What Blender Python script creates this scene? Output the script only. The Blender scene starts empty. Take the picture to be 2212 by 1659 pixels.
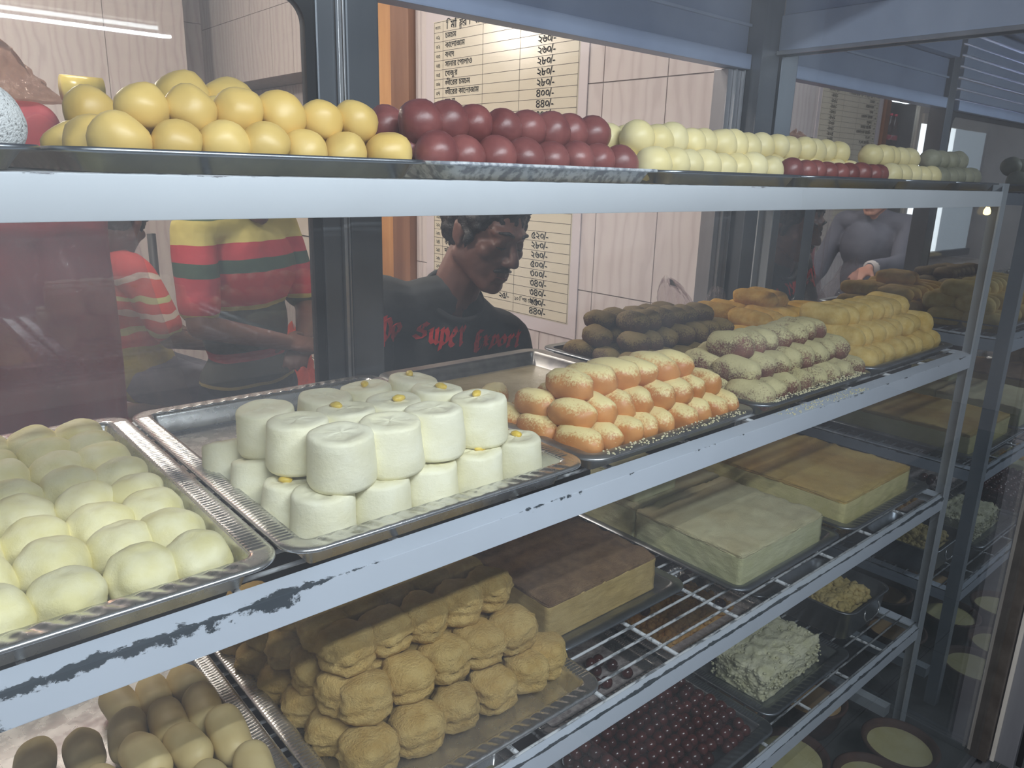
import bpy, bmesh, math, random
from math import sin, cos, pi, radians
from mathutils import Vector, Matrix, noise as mn
from mathutils.bvhtree import BVHTree
random.seed(7)
SC = bpy.context.scene
COL = SC.collection
# ------------------------------------------------------------------ camera
cam_d = bpy.data.cameras.new('camera'); cam = bpy.data.objects.new('camera', cam_d); COL.objects.link(cam)
cam_d.sensor_width = 36; cam_d.lens = 1638.47 / 2212 * 36; cam_d.clip_start = .01
ax = Vector((.75659098, -.6533257, .0271223)); ay = Vector((.15425895, .21864165, .96353516)); az = Vector((-.63543235, -.72481815, .26620364))
cam.matrix_world = Matrix(((ax.x, ay.x, az.x, 0), (ax.y, ay.y, az.y, -.5), (ax.z, ay.z, az.z, 1.5), (0, 0, 0, 1)))
SC.camera = cam
# ------------------------------------------------------------------ light
SC.view_settings.view_transform = 'Standard'; SC.view_settings.look = 'None'
SC.view_settings.gamma = 1; SC.view_settings.use_curve_mapping = False
SC.view_settings.exposure = 0.0
W = bpy.data.worlds.new('world'); SC.world = W; W.use_nodes = True
W.node_tree.nodes['Background'].inputs[0].default_value = (.55, .62, .74, 1)
W.node_tree.nodes['Background'].inputs[1].default_value = .22
TUBE_W = 5.6; ROOM_W = 60.0; FRONT_W = 46.0; SHOP_FILL_W = 26.0; STREET_W = 24.0
def area(name, loc, rot, sx, sy, power, col):
    l = bpy.data.lights.new(name, 'AREA'); l.shape = 'RECTANGLE'; l.size = sx; l.size_y = sy; l.energy = power; l.color = col
    o = bpy.data.objects.new(name, l); o.location = loc; o.rotation_euler = rot; COL.objects.link(o); return o
def point(name, loc, r, power, col):
    l = bpy.data.lights.new(name, 'POINT'); l.shadow_soft_size = r; l.energy = power; l.color = col
    o = bpy.data.objects.new(name, l); o.location = loc; COL.objects.link(o); return o
# fluorescent tube hanging in front of the glass (seen mirrored in the rear pane)
area('tube_light', (.2, -.58, 1.833), (radians(42), 0, 0), 1.1, .009, TUBE_W, (.90, .945, 1.0))
area('street_side_light', (.25, -1.30, 2.42), (radians(45), 0, 0), 1.2, .05, STREET_W, (.88, .94, 1.0))
area('shop_fill_light', (.35, 1.9, 2.85), (0, 0, 0), 1.2, .2, SHOP_FILL_W, (1, .90, .80))  # unseen lamp added to raise the brightness of the shop
point('shop_bulb', (.5, 3.48, 2.37), .07, ROOM_W, (1, .88, .76))
point('rear_fill_light', (-.05, .82, 2.20), .08, FRONT_W, (1, .88, .78))  # unseen lamp added to brighten the cloth and people beyond the pane
# ------------------------------------------------------------------ helpers
def tag(o, label=None, cat=None, group=None, kind=None):
    if label: o['label'] = label
    if cat: o['category'] = cat
    if group: o['group'] = group
    if kind: o['kind'] = kind
    return o
def link(name, me, parent=None, loc=None, rot=None, scale=None):
    o = bpy.data.objects.new(name, me); COL.objects.link(o)
    if parent: o.parent = parent
    if loc is not None: o.location = loc
    if rot is not None: o.rotation_euler = rot
    if scale is not None: o.scale = scale
    return o
def empty(name, loc=(0, 0, 0), rot=(0, 0, 0)):
    o = bpy.data.objects.new(name, None); o.empty_display_size = .02; o.location = loc; o.rotation_euler = rot; COL.objects.link(o); return o
def mesh(name, vs, fs, mat=None, smooth=False):
    me = bpy.data.meshes.new(name); me.from_pydata([tuple(v) for v in vs], [], fs); me.update()
    if mat: me.materials.append(mat)
    if smooth: me.polygons.foreach_set('use_smooth', [True] * len(me.polygons))
    return me
class MB:
    def __init__(s): s.v = []; s.f = []
    def add(s, vs, fs):
        n = len(s.v); s.v += [Vector(v) for v in vs]; s.f += [[i + n for i in f] for f in fs]
    def box(s, x0, x1, y0, y1, z0, z1):
        s.add([(x0, y0, z0), (x1, y0, z0), (x1, y1, z0), (x0, y1, z0), (x0, y0, z1), (x1, y0, z1), (x1, y1, z1), (x0, y1, z1)],
              [[0, 3, 2, 1], [4, 5, 6, 7], [0, 1, 5, 4], [1, 2, 6, 5], [2, 3, 7, 6], [3, 0, 4, 7]]); return s
    def tube(s, pts, rs, n=10, cap=True):
        pts = [Vector(p) for p in pts]
        if not hasattr(rs, '__len__'): rs = [rs] * len(pts)
        base = len(s.v); prev = None
        for i, p in enumerate(pts):
            t = (pts[min(i + 1, len(pts) - 1)] - pts[max(i - 1, 0)]).normalized()
            if prev is None:
                a = t.orthogonal().normalized()
            else:
                a = (prev - t * prev.dot(t)).normalized()
            prev = a; b = t.cross(a)
            for k in range(n):
                s.v.append(p + (a * cos(2 * pi * k / n) + b * sin(2 * pi * k / n)) * rs[i])
        for i in range(len(pts) - 1):
            for k in range(n):
                s.f.append([base + i * n + k, base + i * n + (k + 1) % n, base + (i + 1) * n + (k + 1) % n, base + (i + 1) * n + k])
        if cap:
            s.f.append([base + k for k in range(n)][::-1]); s.f.append([base + (len(pts) - 1) * n + k for k in range(n)])
        return s
    def lathe(s, prof, n=24, c=(0, 0, 0)):
        base = len(s.v); c = Vector(c)
        for r, z in prof:
            for k in range(n): s.v.append(c + Vector((r * cos(2 * pi * k / n), r * sin(2 * pi * k / n), z)))
        for i in range(len(prof) - 1):
            for k in range(n):
                s.f.append([base + i * n + k, base + i * n + (k + 1) % n, base + (i + 1) * n + (k + 1) % n, base + (i + 1) * n + k])
        if prof[0][0] > 1e-5: s.f.append([base + k for k in range(n)][::-1])
        if prof[-1][0] > 1e-5: s.f.append([base + (len(prof) - 1) * n + k for k in range(n)])
        return s
    def me(s, name, mat=None, smooth=False, bevel=0):
        me = mesh(name, s.v, s.f, mat, smooth)
        if bevel:
            bm = bmesh.new(); bm.from_mesh(me)
            bmesh.ops.bevel(bm, geom=[e for e in bm.edges if e.is_manifold and e.calc_face_angle(0) > .5], offset=bevel, segments=2, profile=.7, affect='EDGES', clamp_overlap=True)
            bm.to_mesh(me); bm.free()
        return me
    def ob(s, name, mat=None, parent=None, smooth=False, bevel=0, loc=None):
        return link(name, s.me(name, mat, smooth, bevel), parent, loc)
def boxo(name, x0, x1, y0, y1, z0, z1, mat, parent=None, bevel=0):
    """box whose origin sits at its base centre (relative to the parent)"""
    c = Vector(((x0 + x1) / 2, (y0 + y1) / 2, z0)); m = MB().box(x0 - c.x, x1 - c.x, y0 - c.y, y1 - c.y, 0, z1 - z0)
    return m.ob(name, mat, parent, bevel=bevel, loc=c)
def ico(sub):
    bm = bmesh.new(); bmesh.ops.create_icosphere(bm, subdivisions=sub, radius=1)
    bm.verts.index_update(); v = [x.co.copy() for x in bm.verts]; f = [[y.index for y in x.verts] for x in bm.faces]; bm.free(); return v, f
ICO = {s: ico(s) for s in (2, 3, 4)}
ORD = ['first', 'second', 'third', 'fourth', 'fifth', 'sixth', 'seventh', 'eighth', 'ninth', 'tenth', 'eleventh', 'twelfth', 'thirteenth', 'fourteenth', 'fifteenth', 'sixteenth', 'seventeenth', 'eighteenth', 'nineteenth', 'twentieth']
def ordw(i):
    if i < 20: return ORD[i]
    t = ['', '', 'twenty', 'thirty', 'forty', 'fifty', 'sixty', 'seventy', 'eighty', 'ninety'][(i + 1) // 10]
    r = (i + 1) % 10
    return t + '-' + ORD[r - 1] if r else t[:-1] + 'ieth'
# ------------------------------------------------------------------ materials
class NT:
    def __init__(s, name):
        s.m = bpy.data.materials.new(name); s.m.use_nodes = True; s.t = s.m.node_tree; s.t.nodes.clear()
    def n(s, typ, **kw):
        x = s.t.nodes.new(typ)
        for k, v in kw.items():
            if k.startswith('i_'): x.inputs[k[2:].replace('_', ' ')].default_value = v
            else: setattr(x, k, v)
        return x
    def l(s, a, b): s.t.links.new(a, b)
    def coords(s, scale=(1, 1, 1), rnd=True):
        tc = s.n('ShaderNodeTexCoord'); mp = s.n('ShaderNodeMapping'); mp.inputs['Scale'].default_value = scale
        s.l(tc.outputs['Object'], mp.inputs['Vector'])
        if rnd:
            oi = s.n('ShaderNodeObjectInfo'); mu = s.n('ShaderNodeMath', operation='MULTIPLY'); mu.inputs[1].default_value = 37.0
            s.l(oi.outputs['Random'], mu.inputs[0]); s.l(mu.outputs[0], mp.inputs['Location'])
        return mp.outputs['Vector']
    def noise(s, vec, scale, detail=4, rough=.55, dist=0):
        x = s.n('ShaderNodeTexNoise'); x.inputs['Scale'].default_value = scale; x.inputs['Detail'].default_value = detail
        x.inputs['Roughness'].default_value = rough; x.inputs['Distortion'].default_value = dist; s.l(vec, x.inputs['Vector']); return x.outputs['Fac']
    def ramp(s, fac, stops, interp='LINEAR'):
        r = s.n('ShaderNodeValToRGB'); r.color_ramp.interpolation = interp; e = r.color_ramp.elements
        while len(e) < len(stops): e.new(.5)
        for el, (p, c) in zip(e, stops): el.position = p; el.color = (*c, 1) if len(c) == 3 else c
        s.l(fac, r.inputs['Fac']); return r.outputs['Color']
    def mix(s, fac, a, b, blend='MIX'):
        x = s.n('ShaderNodeMix', data_type='RGBA', blend_type=blend)
        for sock, val in ((x.inputs[0], fac), (x.inputs[6], a), (x.inputs[7], b)):
            if hasattr(val, 'is_linked') or hasattr(val, 'links'): s.l(val, sock)
            elif isinstance(val, (int, float)): sock.default_value = val
            else: sock.default_value = (*val, 1)
        return x.outputs[2]
    def math(s, op, a, b=0, clamp=False):
        x = s.n('ShaderNodeMath', operation=op, use_clamp=clamp)
        for i, v in enumerate((a, b)):
            if isinstance(v, (int, float)): x.inputs[i].default_value = v
            else: s.l(v, x.inputs[i])
        return x.outputs[0]
    def bump(s, h, strength=.3, dist=.002):
        b = s.n('ShaderNodeBump'); b.inputs['Strength'].default_value = strength; b.inputs['Distance'].default_value = dist; s.l(h, b.inputs['Height']); return b.outputs['Normal']
    def princ(s, col, rough=.5, metal=0, normal=None, spec=.5, **kw):
        p = s.n('ShaderNodeBsdfPrincipled')
        for sock, v in (('Base Color', col), ('Roughness', rough), ('Metallic', metal)):
            if isinstance(v, (int, float)): p.inputs[sock].default_value = v
            elif isinstance(v, tuple): p.inputs[sock].default_value = (*v, 1)
            else: s.l(v, p.inputs[sock])
        p.inputs['Specular IOR Level'].default_value = spec
        for k, v in kw.items(): p.inputs[k.replace('_', ' ')].default_value = v
        if normal is not None: s.l(normal, p.inputs['Normal'])
        return p.outputs[0]
    def out(s, sh):
        o = s.n('ShaderNodeOutputMaterial'); s.l(sh, o.inputs['Surface']); return s.m
def simple(name, c1, c2=None, scale=30, rough=.5, metal=0, bscale=0, bstr=.3, bdist=.001, stretch=(1, 1, 1), detail=4, spec=.5, lo=.35, hi=.65, **kw):
    t = NT(name); v = t.coords(stretch)
    col = t.ramp(t.noise(v, scale, detail), [(lo, c1), (hi, c2)]) if c2 else c1
    nr = t.bump(t.noise(v, bscale, 5, .6), bstr, bdist) if bscale else None
    return t.out(t.princ(col, rough, metal, nr, spec, **kw))
def sweet(name, c1, c2, rough=.5, bscale=260, bstr=.35, bdist=.0012, scale=40, powder=None, pscale=120, pbias=.0, pup=.5, pw=.12, spec=.4, sss=0, hue2=None):
    """sweet surface: two-tone noise, crumb bump, optional powder that settles on upward faces"""
    t = NT(name); v = t.coords()
    col = t.ramp(t.noise(v, scale, 3), [(.35, c1), (.65, c2)])
    oi = t.n('ShaderNodeObjectInfo'); hs = t.n('ShaderNodeHueSaturation')
    t.l(t.math('ADD', t.math('MULTIPLY', oi.outputs['Random'], .16), .92), hs.inputs['Value']); t.l(col, hs.inputs['Color']); col = hs.outputs['Color']
    h = t.noise(v, bscale, 6, .65)
    if powder:
        ge = t.n('ShaderNodeNewGeometry'); sx = t.n('ShaderNodeSeparateXYZ'); t.l(ge.outputs['Normal'], sx.inputs[0])
        m = t.math('ADD', t.math('MULTIPLY', sx.outputs['Z'], pup), t.math('ADD', t.noise(v, pscale, 6, .7), t.math('MULTIPLY', t.noise(v, 28, 2), .6)))
        mr = t.n('ShaderNodeMapRange'); mr.inputs['From Min'].default_value = .8 - pbias - pw; mr.inputs['From Max'].default_value = .8 - pbias + pw; t.l(m, mr.inputs['Value'])
        col = t.mix(mr.outputs[0], col, powder)
        h = t.math('ADD', h, t.math('MULTIPLY', mr.outputs[0], .5))
    return t.out(t.princ(col, rough, 0, t.bump(h, bstr, bdist), spec))
def wear_paint(name, paint, chip, edge_k=.9, thr=.72, axis='yz', edge=.0045, sc=60, xbias=0):
    t = NT(name); v = t.coords((.9 if xbias else .35, 1, 1), rnd=False)
    tc = t.n('ShaderNodeTexCoord'); sx = t.n('ShaderNodeSeparateXYZ'); t.l(tc.outputs['Object'], sx.inputs[0])
    a, b = [sx.outputs[c.upper()] for c in axis]
    d = t.math('SQRT', t.math('ADD', t.math('MULTIPLY', a, a), t.math('MULTIPLY', b, b)))
    e = t.math('POWER', 2.718, t.math('MULTIPLY', d, -1 / edge))
    big = t.noise(t.coords((.5 if xbias else .12, 1, 1), rnd=True), 22, 3)
    m = t.math('ADD', t.math('MULTIPLY', e, edge_k), t.math('ADD', t.math('MULTIPLY', t.noise(v, sc, 8, .7), .55), t.math('MULTIPLY', big, .45)))
    if xbias: m = t.math('ADD', m, t.math('MULTIPLY', t.math('MULTIPLY', t.math('SUBTRACT', .80, sx.outputs['X']), 5, True), xbias))
    mr = t.n('ShaderNodeMapRange'); mr.inputs['From Min'].default_value = thr; mr.inputs['From Max'].default_value = thr + .025; t.l(m, mr.inputs['Value'])
    fine = t.noise(t.coords((1, 1, 1)), 8, 3)
    col = t.mix(mr.outputs[0], t.ramp(fine, [(.3, tuple(c * .93 for c in paint)), (.7, paint)]), chip)
    return t.out(t.princ(col, .42, 0, t.bump(t.math('MULTIPLY', mr.outputs[0], -1), .5, .0008), .4))
M = {}
M['rail'] = wear_paint('white_paint', (.62, .68, .77), (.05, .065, .08), .38, .735, sc=90)
M['rail_worn'] = wear_paint('worn_white_paint', (.62, .68, .77), (.05, .065, .08), .235, .755, edge=.009, sc=60, xbias=.115)
M['rail_top'] = wear_paint('white_paint_top_rail', (.72, .77, .82), (.2, .2, .22), .2, .76)
M['post'] = wear_paint('post_paint', (.42, .46, .5), (.06, .07, .08), .3, .74, 'xy')
M['wire'] = simple('wire_paint', (.62, .64, .66), (.16, .17, .18), 160, .45, stretch=(.3, 1, 1), lo=.5, hi=.62)
def steel(name, c1, c2, rough, scale=14, bs=.12):
    t = NT(name); v = t.coords((1, 1, 1))
    n = t.noise(v, scale, 5, .6)
    r = t.math('ADD', t.math('MULTIPLY', t.noise(v, 60, 4), .22), rough)
    return t.out(t.princ(t.ramp(n, [(.3, c1), (.7, c2)]), r, .95, t.bump(t.noise(v, 25, 3), bs, .003), .5))
M['steel'] = steel('polished_steel', (.62, .62, .62), (.78, .78, .77), .16)
M['steel_dark'] = steel('dull_steel', (.24, .26, .29), (.38, .40, .42), .24)
M['steel_greasy'] = steel('greasy_steel', (.30, .30, .31), (.5, .49, .47), .3, 30)
M['alu'] = simple('aluminium_frame', (.15, .165, .185), (.19, .205, .225), 12, .38, .55, 90, .08, stretch=(1, 1, .05))
M['alu_warm'] = simple('stained_aluminium', (.10, .085, .075), (.15, .13, .115), 20, .45, .3)
M['alu_light'] = simple('bright_aluminium', (.52, .53, .55), (.62, .63, .64), 20, .3, .8)
M['alu_mid'] = simple('worn_aluminium', (.30, .30, .32), (.38, .38, .40), 16, .4, .6, stretch=(1, 1, .1))
M['header'] = simple('header_sheet', (.36, .43, .60), (.42, .50, .68), 6, .42, .1)
M['slat'] = simple('slat_sheet', (.46, .54, .70), (.52, .60, .76), 6, .4, .1)
M['dark'] = simple('dark_sheet', (.035, .035, .04), (.06, .058, .06), 8, .5, .2)
M['black'] = simple('black_rubber', (.02, .02, .022), None, rough=.6)
M['base'] = simple('case_base', (.07, .075, .08), (.12, .125, .13), 10, .45, .1)
def glass(name, tint, dirt_lo, dirt_hi, dirt_col, refl=.045, scale=3):
    t = NT(name); v = t.coords((1, 1, 1), rnd=False)
    tr = t.n('ShaderNodeBsdfTransparent'); tr.inputs[0].default_value = (*tint, 1)
    gl = t.n('ShaderNodeBsdfGlossy'); gl.inputs['Roughness'].default_value = .015
    lw = t.n('ShaderNodeLayerWeight'); lw.inputs['Blend'].default_value = .5
    fr = t.math('ADD', refl, t.math('MULTIPLY', t.math('POWER', lw.outputs['Facing'], 5), 1 - refl))
    m1 = t.n('ShaderNodeMixShader'); t.l(fr, m1.inputs[0]); t.l(tr.outputs[0], m1.inputs[1]); t.l(gl.outputs[0], m1.inputs[2])
    df = t.n('ShaderNodeBsdfDiffuse'); df.inputs['Color'].default_value = (*dirt_col, 1)
    d = t.math('ADD', t.math('MULTIPLY', t.noise(v, scale, 4, .6, .4), .8), t.math('MULTIPLY', t.noise(v, 26, 4), .2))
    mr = t.n('ShaderNodeMapRange'); mr.inputs['From Min'].default_value = .35; mr.inputs['From Max'].default_value = .7
    mr.inputs['To Min'].default_value = dirt_lo; mr.inputs['To Max'].default_value = dirt_hi; t.l(d, mr.inputs['Value'])
    m2 = t.n('ShaderNodeMixShader'); t.l(mr.outputs[0], m2.inputs[0]); t.l(m1.outputs[0], m2.inputs[1]); t.l(df.outputs[0], m2.inputs[2])
    return t.out(m2.outputs[0])
M['front_glass'] = glass('front_glass', (.97, .98, .98), .008, .036, (.75, .78, .82))
M['rear_glass'] = glass('rear_glass', (.94, .94, .93), .012, .06, (.75, .74, .74), scale=4)
t = NT('mirror_glass'); v = t.coords(rnd=False)
g = t.n('ShaderNodeBsdfGlossy'); g.inputs['Color'].default_value = (.62, .66, .70, 1); g.inputs['Roughness'].default_value = .012
d = t.n('ShaderNodeBsdfDiffuse'); d.inputs['Color'].default_value = (.55, .62, .7, 1)
mx = t.n('ShaderNodeMixShader'); t.l(t.math('ADD', t.math('MULTIPLY', t.noise(v, 5, 4), .05), .01), mx.inputs[0]); t.l(g.outputs[0], mx.inputs[1]); t.l(d.outputs[0], mx.inputs[2])
M['mirror'] = t.out(mx.outputs[0])
def emis(name, c, s):
    t = NT(name); e = t.n('ShaderNodeEmission'); e.inputs[0].default_value = (*c, 1); e.inputs[1].default_value = s; return t.out(e.outputs[0])
M['lit'] = emis('bright_strip_glow', (.93, .97, 1), 3.2); M['dim_glow'] = emis('dim_panel_glow', (.72, .82, .92), .75)
M['bulb'] = emis('bulb_glow', (1, .93, .85), 30.0)
M['tube'] = emis('tube_glow', (.88, .95, 1), 14.0)
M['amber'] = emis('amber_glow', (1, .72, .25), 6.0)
# tiles: pale pink marbled
t = NT('marbled_tile'); v = t.coords((1, 1, .28))
w = t.n('ShaderNodeTexWave'); w.inputs['Scale'].default_value = 6; w.inputs['Distortion'].default_value = 9; w.inputs['Detail'].default_value = 3; w.inputs['Detail Scale'].default_value = 1.6; t.l(v, w.inputs['Vector'])
M['tile'] = t.out(t.princ(t.ramp(w.outputs['Color'], [(0, (.70, .63, .62)), (.25, (.76, .69, .68)), (1, (.79, .73, .71))]), .25, 0, None, .4))
M['grout'] = simple('grout', (.34, .31, .31), (.42, .38, .37), 40, .8)
M['floor_tile'] = simple('floor_tile', (.085, .098, .098), (.12, .13, .13), 5, .6, 0, 60, .1, spec=.2)
M['plaster'] = simple('plaster', (.62, .57, .55), (.70, .65, .62), 5, .8)
M['wood_o'] = simple('orange_ply', (.58, .27, .09), (.74, .40, .16), 9, .45, 0, 40, .2, stretch=(1, 1, .12))
M['wood_b'] = simple('brown_wood', (.24, .11, .06), (.36, .18, .10), 9, .45, 0, 40, .2, stretch=(1, 1, .12))
M['paper'] = simple('price_sheet', (.80, .74, .58), (.84, .79, .64), 3, .22, spec=.6)
M['paper_edge'] = simple('price_sheet_margin', (.78, .72, .74), None, rough=.25, spec=.6)
M['ink'] = simple('ink', (.025, .022, .03), None, rough=.4)
M['grid'] = simple('grid_ink', (.10, .085, .09), None, rough=.4)
M['crusted'] = simple('lime_crusted_steel', (.28, .30, .34), (.62, .65, .68), 120, .5, .2, lo=.42, hi=.56)
# sweets
M['milk'] = sweet('pale_milk_sweet', (.78, .71, .36), (.86, .81, .53), .66, 380, .5, .0012, 35)
M['white'] = sweet('white_sandesh', (.82, .78, .55), (.88, .85, .65), .65, 260, .5, .0014, 40)
M['raisin'] = simple('raisin', (.72, .50, .06), (.82, .62, .12), 200, .3, 0, 300, .4)
M['orange'] = sweet('orange_chomchom', (.52, .20, .055), (.64, .29, .09), .4, 300, .25, .001, 30, (.88, .74, .36), 330, -.36, .62, .14)
M['kalo'] = sweet('powdered_brown_sweet', (.14, .05, .035), (.26, .11, .08), .6, 350, .6, .002, 40, (.62, .55, .29), 420, -.02, .22, .09)
M['kalo_dark'] = sweet('dark_brown_sweet', (.055, .026, .018), (.12, .055, .035), .6, 350, .6, .0018, 40, (.30, .21, .08), 420, -.10, .34, .10)
M['roll'] = sweet('yellow_crumb_roll', (.66, .44, .11), (.80, .60, .22), .75, 420, .8, .0022, 60)
M['roll_o'] = sweet('orange_crumb_roll', (.66, .36, .05), (.78, .50, .12), .75, 420, .8, .0022, 60)
M['chom'] = sweet('tan_chomchom', (.60, .47, .22), (.70, .58, .30), .5, 200, .2, .0007, 20)
M['lump'] = sweet('yellow_sandesh', (.58, .38, .12), (.70, .50, .19), .8, 330, 1.0, .004, 50)
M['ros'] = sweet('glossy_yellow_ball', (.64, .43, .12), (.73, .53, .18), .40, 240, .2, .0008, 15, spec=.5)
M['jam'] = sweet('glossy_brown_ball', (.17, .045, .042), (.27, .085, .075), .34, 260, .25, .0008, 30, spec=.5)
M['pale'] = sweet('pale_yellow_ball', (.78, .66, .32), (.84, .74, .42), .42, 160, .15, .0006, 20)
M['speck'] = simple('white_speckled_ball', (.30, .30, .29), (.74, .75, .74), 620, .8, 0, 620, 1.0, .002, lo=.36, hi=.46)
M['grey'] = sweet('olive_grey_ball', (.26, .26, .18), (.36, .35, .25), .5, 160, .2, .001, 40)
M['cherry'] = sweet('red_syrup_ball', (.045, .010, .009), (.095, .016, .012), .2, 90, .05, .0005, 30, spec=.6)
M['cakeg'] = sweet('pale_green_cake', (.60, .59, .33), (.68, .67, .41), .75, 420, .7, .0016, 30)
M['cakey'] = sweet('yellow_cake', (.62, .56, .24), (.70, .62, .29), .75, 420, .7, .0016, 30)
M['cakeb'] = sweet('tan_cake', (.38, .27, .10), (.46, .34, .14), .75, 420, .7, .0016, 30)
M['crustb'] = sweet('brown_crust', (.21, .125, .07), (.33, .21, .11), .6, 420, 1.0, .004, 40)
M['crusty'] = sweet('golden_crust', (.54, .34, .09), (.68, .50, .17), .65, 420, .9, .002, 9)
M['crustg'] = sweet('pale_crust', (.58, .50, .28), (.72, .68, .43), .65, 420, .9, .002, 9)
M['crumb'] = sweet('orange_crumb', (.56, .28, .07), (.72, .44, .15), .7, 200, .6, .002, 30)
M['crumb_y'] = sweet('yellow_crumb', (.52, .40, .14), (.66, .52, .22), .7, 200, .6, .002, 30)
M['crumb_w'] = sweet('white_crumb', (.60, .58, .36), (.74, .72, .52), .7, 200, .8, .003, 30)
M['ash'] = sweet('grey_sugar_floor', (.30, .26, .25), (.52, .46, .44), .7, 300, .9, .002, 90)
M['yog'] = simple('set_yogurt', (.62, .56, .26), (.72, .67, .38), 20, .35)
M['yog_o'] = simple('tan_yogurt', (.66, .38, .16), (.72, .50, .26), 12, .35)
M['clay'] = simple('red_clay', (.075, .035, .03), (.12, .055, .04), 30, .7, 0, 120, .4)
M['syrup'] = sweet('syrup_film', (.36, .28, .14), (.50, .42, .26), .2, 60, .3, .003, 12, spec=.6)
# clothing, skin and other soft things
M['skin'] = sweet('skin', (.125, .058, .043), (.165, .080, .060), .45, 200, .1, .0006, 12)
M['skin2'] = sweet('fair_skin', (.46, .22, .15), (.54, .28, .20), .45, 200, .1, .0006, 12)
M['hair'] = simple('hair', (.008, .007, .008), (.02, .018, .018), 90, .4, 0, 200, .8, .003)
M['shirt'] = simple('charcoal_jersey', (.040, .044, .046), (.055, .06, .062), 20, .85, 0, 500, .3, .0008)
M['red_print'] = simple('red_print', (.80, .035, .03), (.65, .02, .02), 90, .7)
M['trouser'] = simple('dark_denim', (.03, .035, .05), (.045, .05, .07), 40, .85, 0, 300, .3)
M['jean'] = simple('grey_jean', (.14, .15, .20), (.21, .22, .28), 14, .85, 0, 300, .3)
M['jacket'] = simple('grey_jacket', (.085, .09, .12), (.12, .125, .16), 10, .8, 0, 300, .3)
M['cuff'] = simple('white_cuff', (.62, .58, .56), None, rough=.8)
M['maroon'] = simple('maroon_cloth', (.36, .05, .07), (.46, .08, .10), 6, .75, 0, 40, .3, .004)
M['redbag'] = simple('red_bag', (.62, .06, .03), (.75, .11, .05), 8, .4, 0, 12, .6, .01)
M['yellow_tape'] = simple('yellow_tape', (.62, .50, .10), (.74, .62, .2), 6, .25)
M['card'] = simple('brown_board', (.20, .13, .07), (.28, .19, .11), 10, .7)
M['cream'] = simple('cream_board', (.68, .62, .54), (.76, .70, .62), 8, .6)
def bands(name, stops, z0, z1, wob=.02):
    t = NT(name); tc = t.n('ShaderNodeTexCoord'); sx = t.n('ShaderNodeSeparateXYZ'); t.l(tc.outputs['Object'], sx.inputs[0])
    z = t.math('ADD', sx.outputs['Z'], t.math('MULTIPLY', t.math('SUBTRACT', t.noise(tc.outputs['Object'], 6, 2), .5), wob))
    mr = t.n('ShaderNodeMapRange'); mr.inputs['From Min'].default_value = z0; mr.inputs['From Max'].default_value = z1; t.l(z, mr.inputs['Value'])
    return t.out(t.princ(t.ramp(mr.outputs[0], stops, 'CONSTANT'), .85, 0, t.bump(t.noise(tc.outputs['Object'], 9, 3), .5, .02)))
def film(name, tint, refl_rough=.12, haze=.05, hazecol=(.8, .78, .8)):
    t = NT(name); v = t.coords((1, 1, .5))
    tr = t.n('ShaderNodeBsdfTransparent'); tr.inputs[0].default_value = (*tint, 1)
    nr = t.bump(t.noise(v, 38, 4, .6, .8), .9, .012)
    gl = t.n('ShaderNodeBsdfGlossy'); gl.inputs['Roughness'].default_value = refl_rough; t.l(nr, gl.inputs['Normal'])
    lw = t.n('ShaderNodeLayerWeight'); lw.inputs['Blend'].default_value = .35; t.l(nr, lw.inputs['Normal'])
    m1 = t.n('ShaderNodeMixShader'); t.l(t.math('ADD', t.math('MULTIPLY', t.math('POWER', lw.outputs['Facing'], 2), .30), .025), m1.inputs[0]); t.l(tr.outputs[0], m1.inputs[1]); t.l(gl.outputs[0], m1.inputs[2])
    df = t.n('ShaderNodeBsdfDiffuse'); df.inputs[0].default_value = (*hazecol, 1)
    m2 = t.n('ShaderNodeMixShader'); m2.inputs[0].default_value = haze; t.l(m1.outputs[0], m2.inputs[1]); t.l(df.outputs[0], m2.inputs[2])
    return t.out(m2.outputs[0])
M['film'] = film('clear_film', (.93, .90, .91))
M['film_brown'] = film('brown_cellophane', (.72, .58, .50), .1, .16, (.46, .34, .28))
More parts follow.
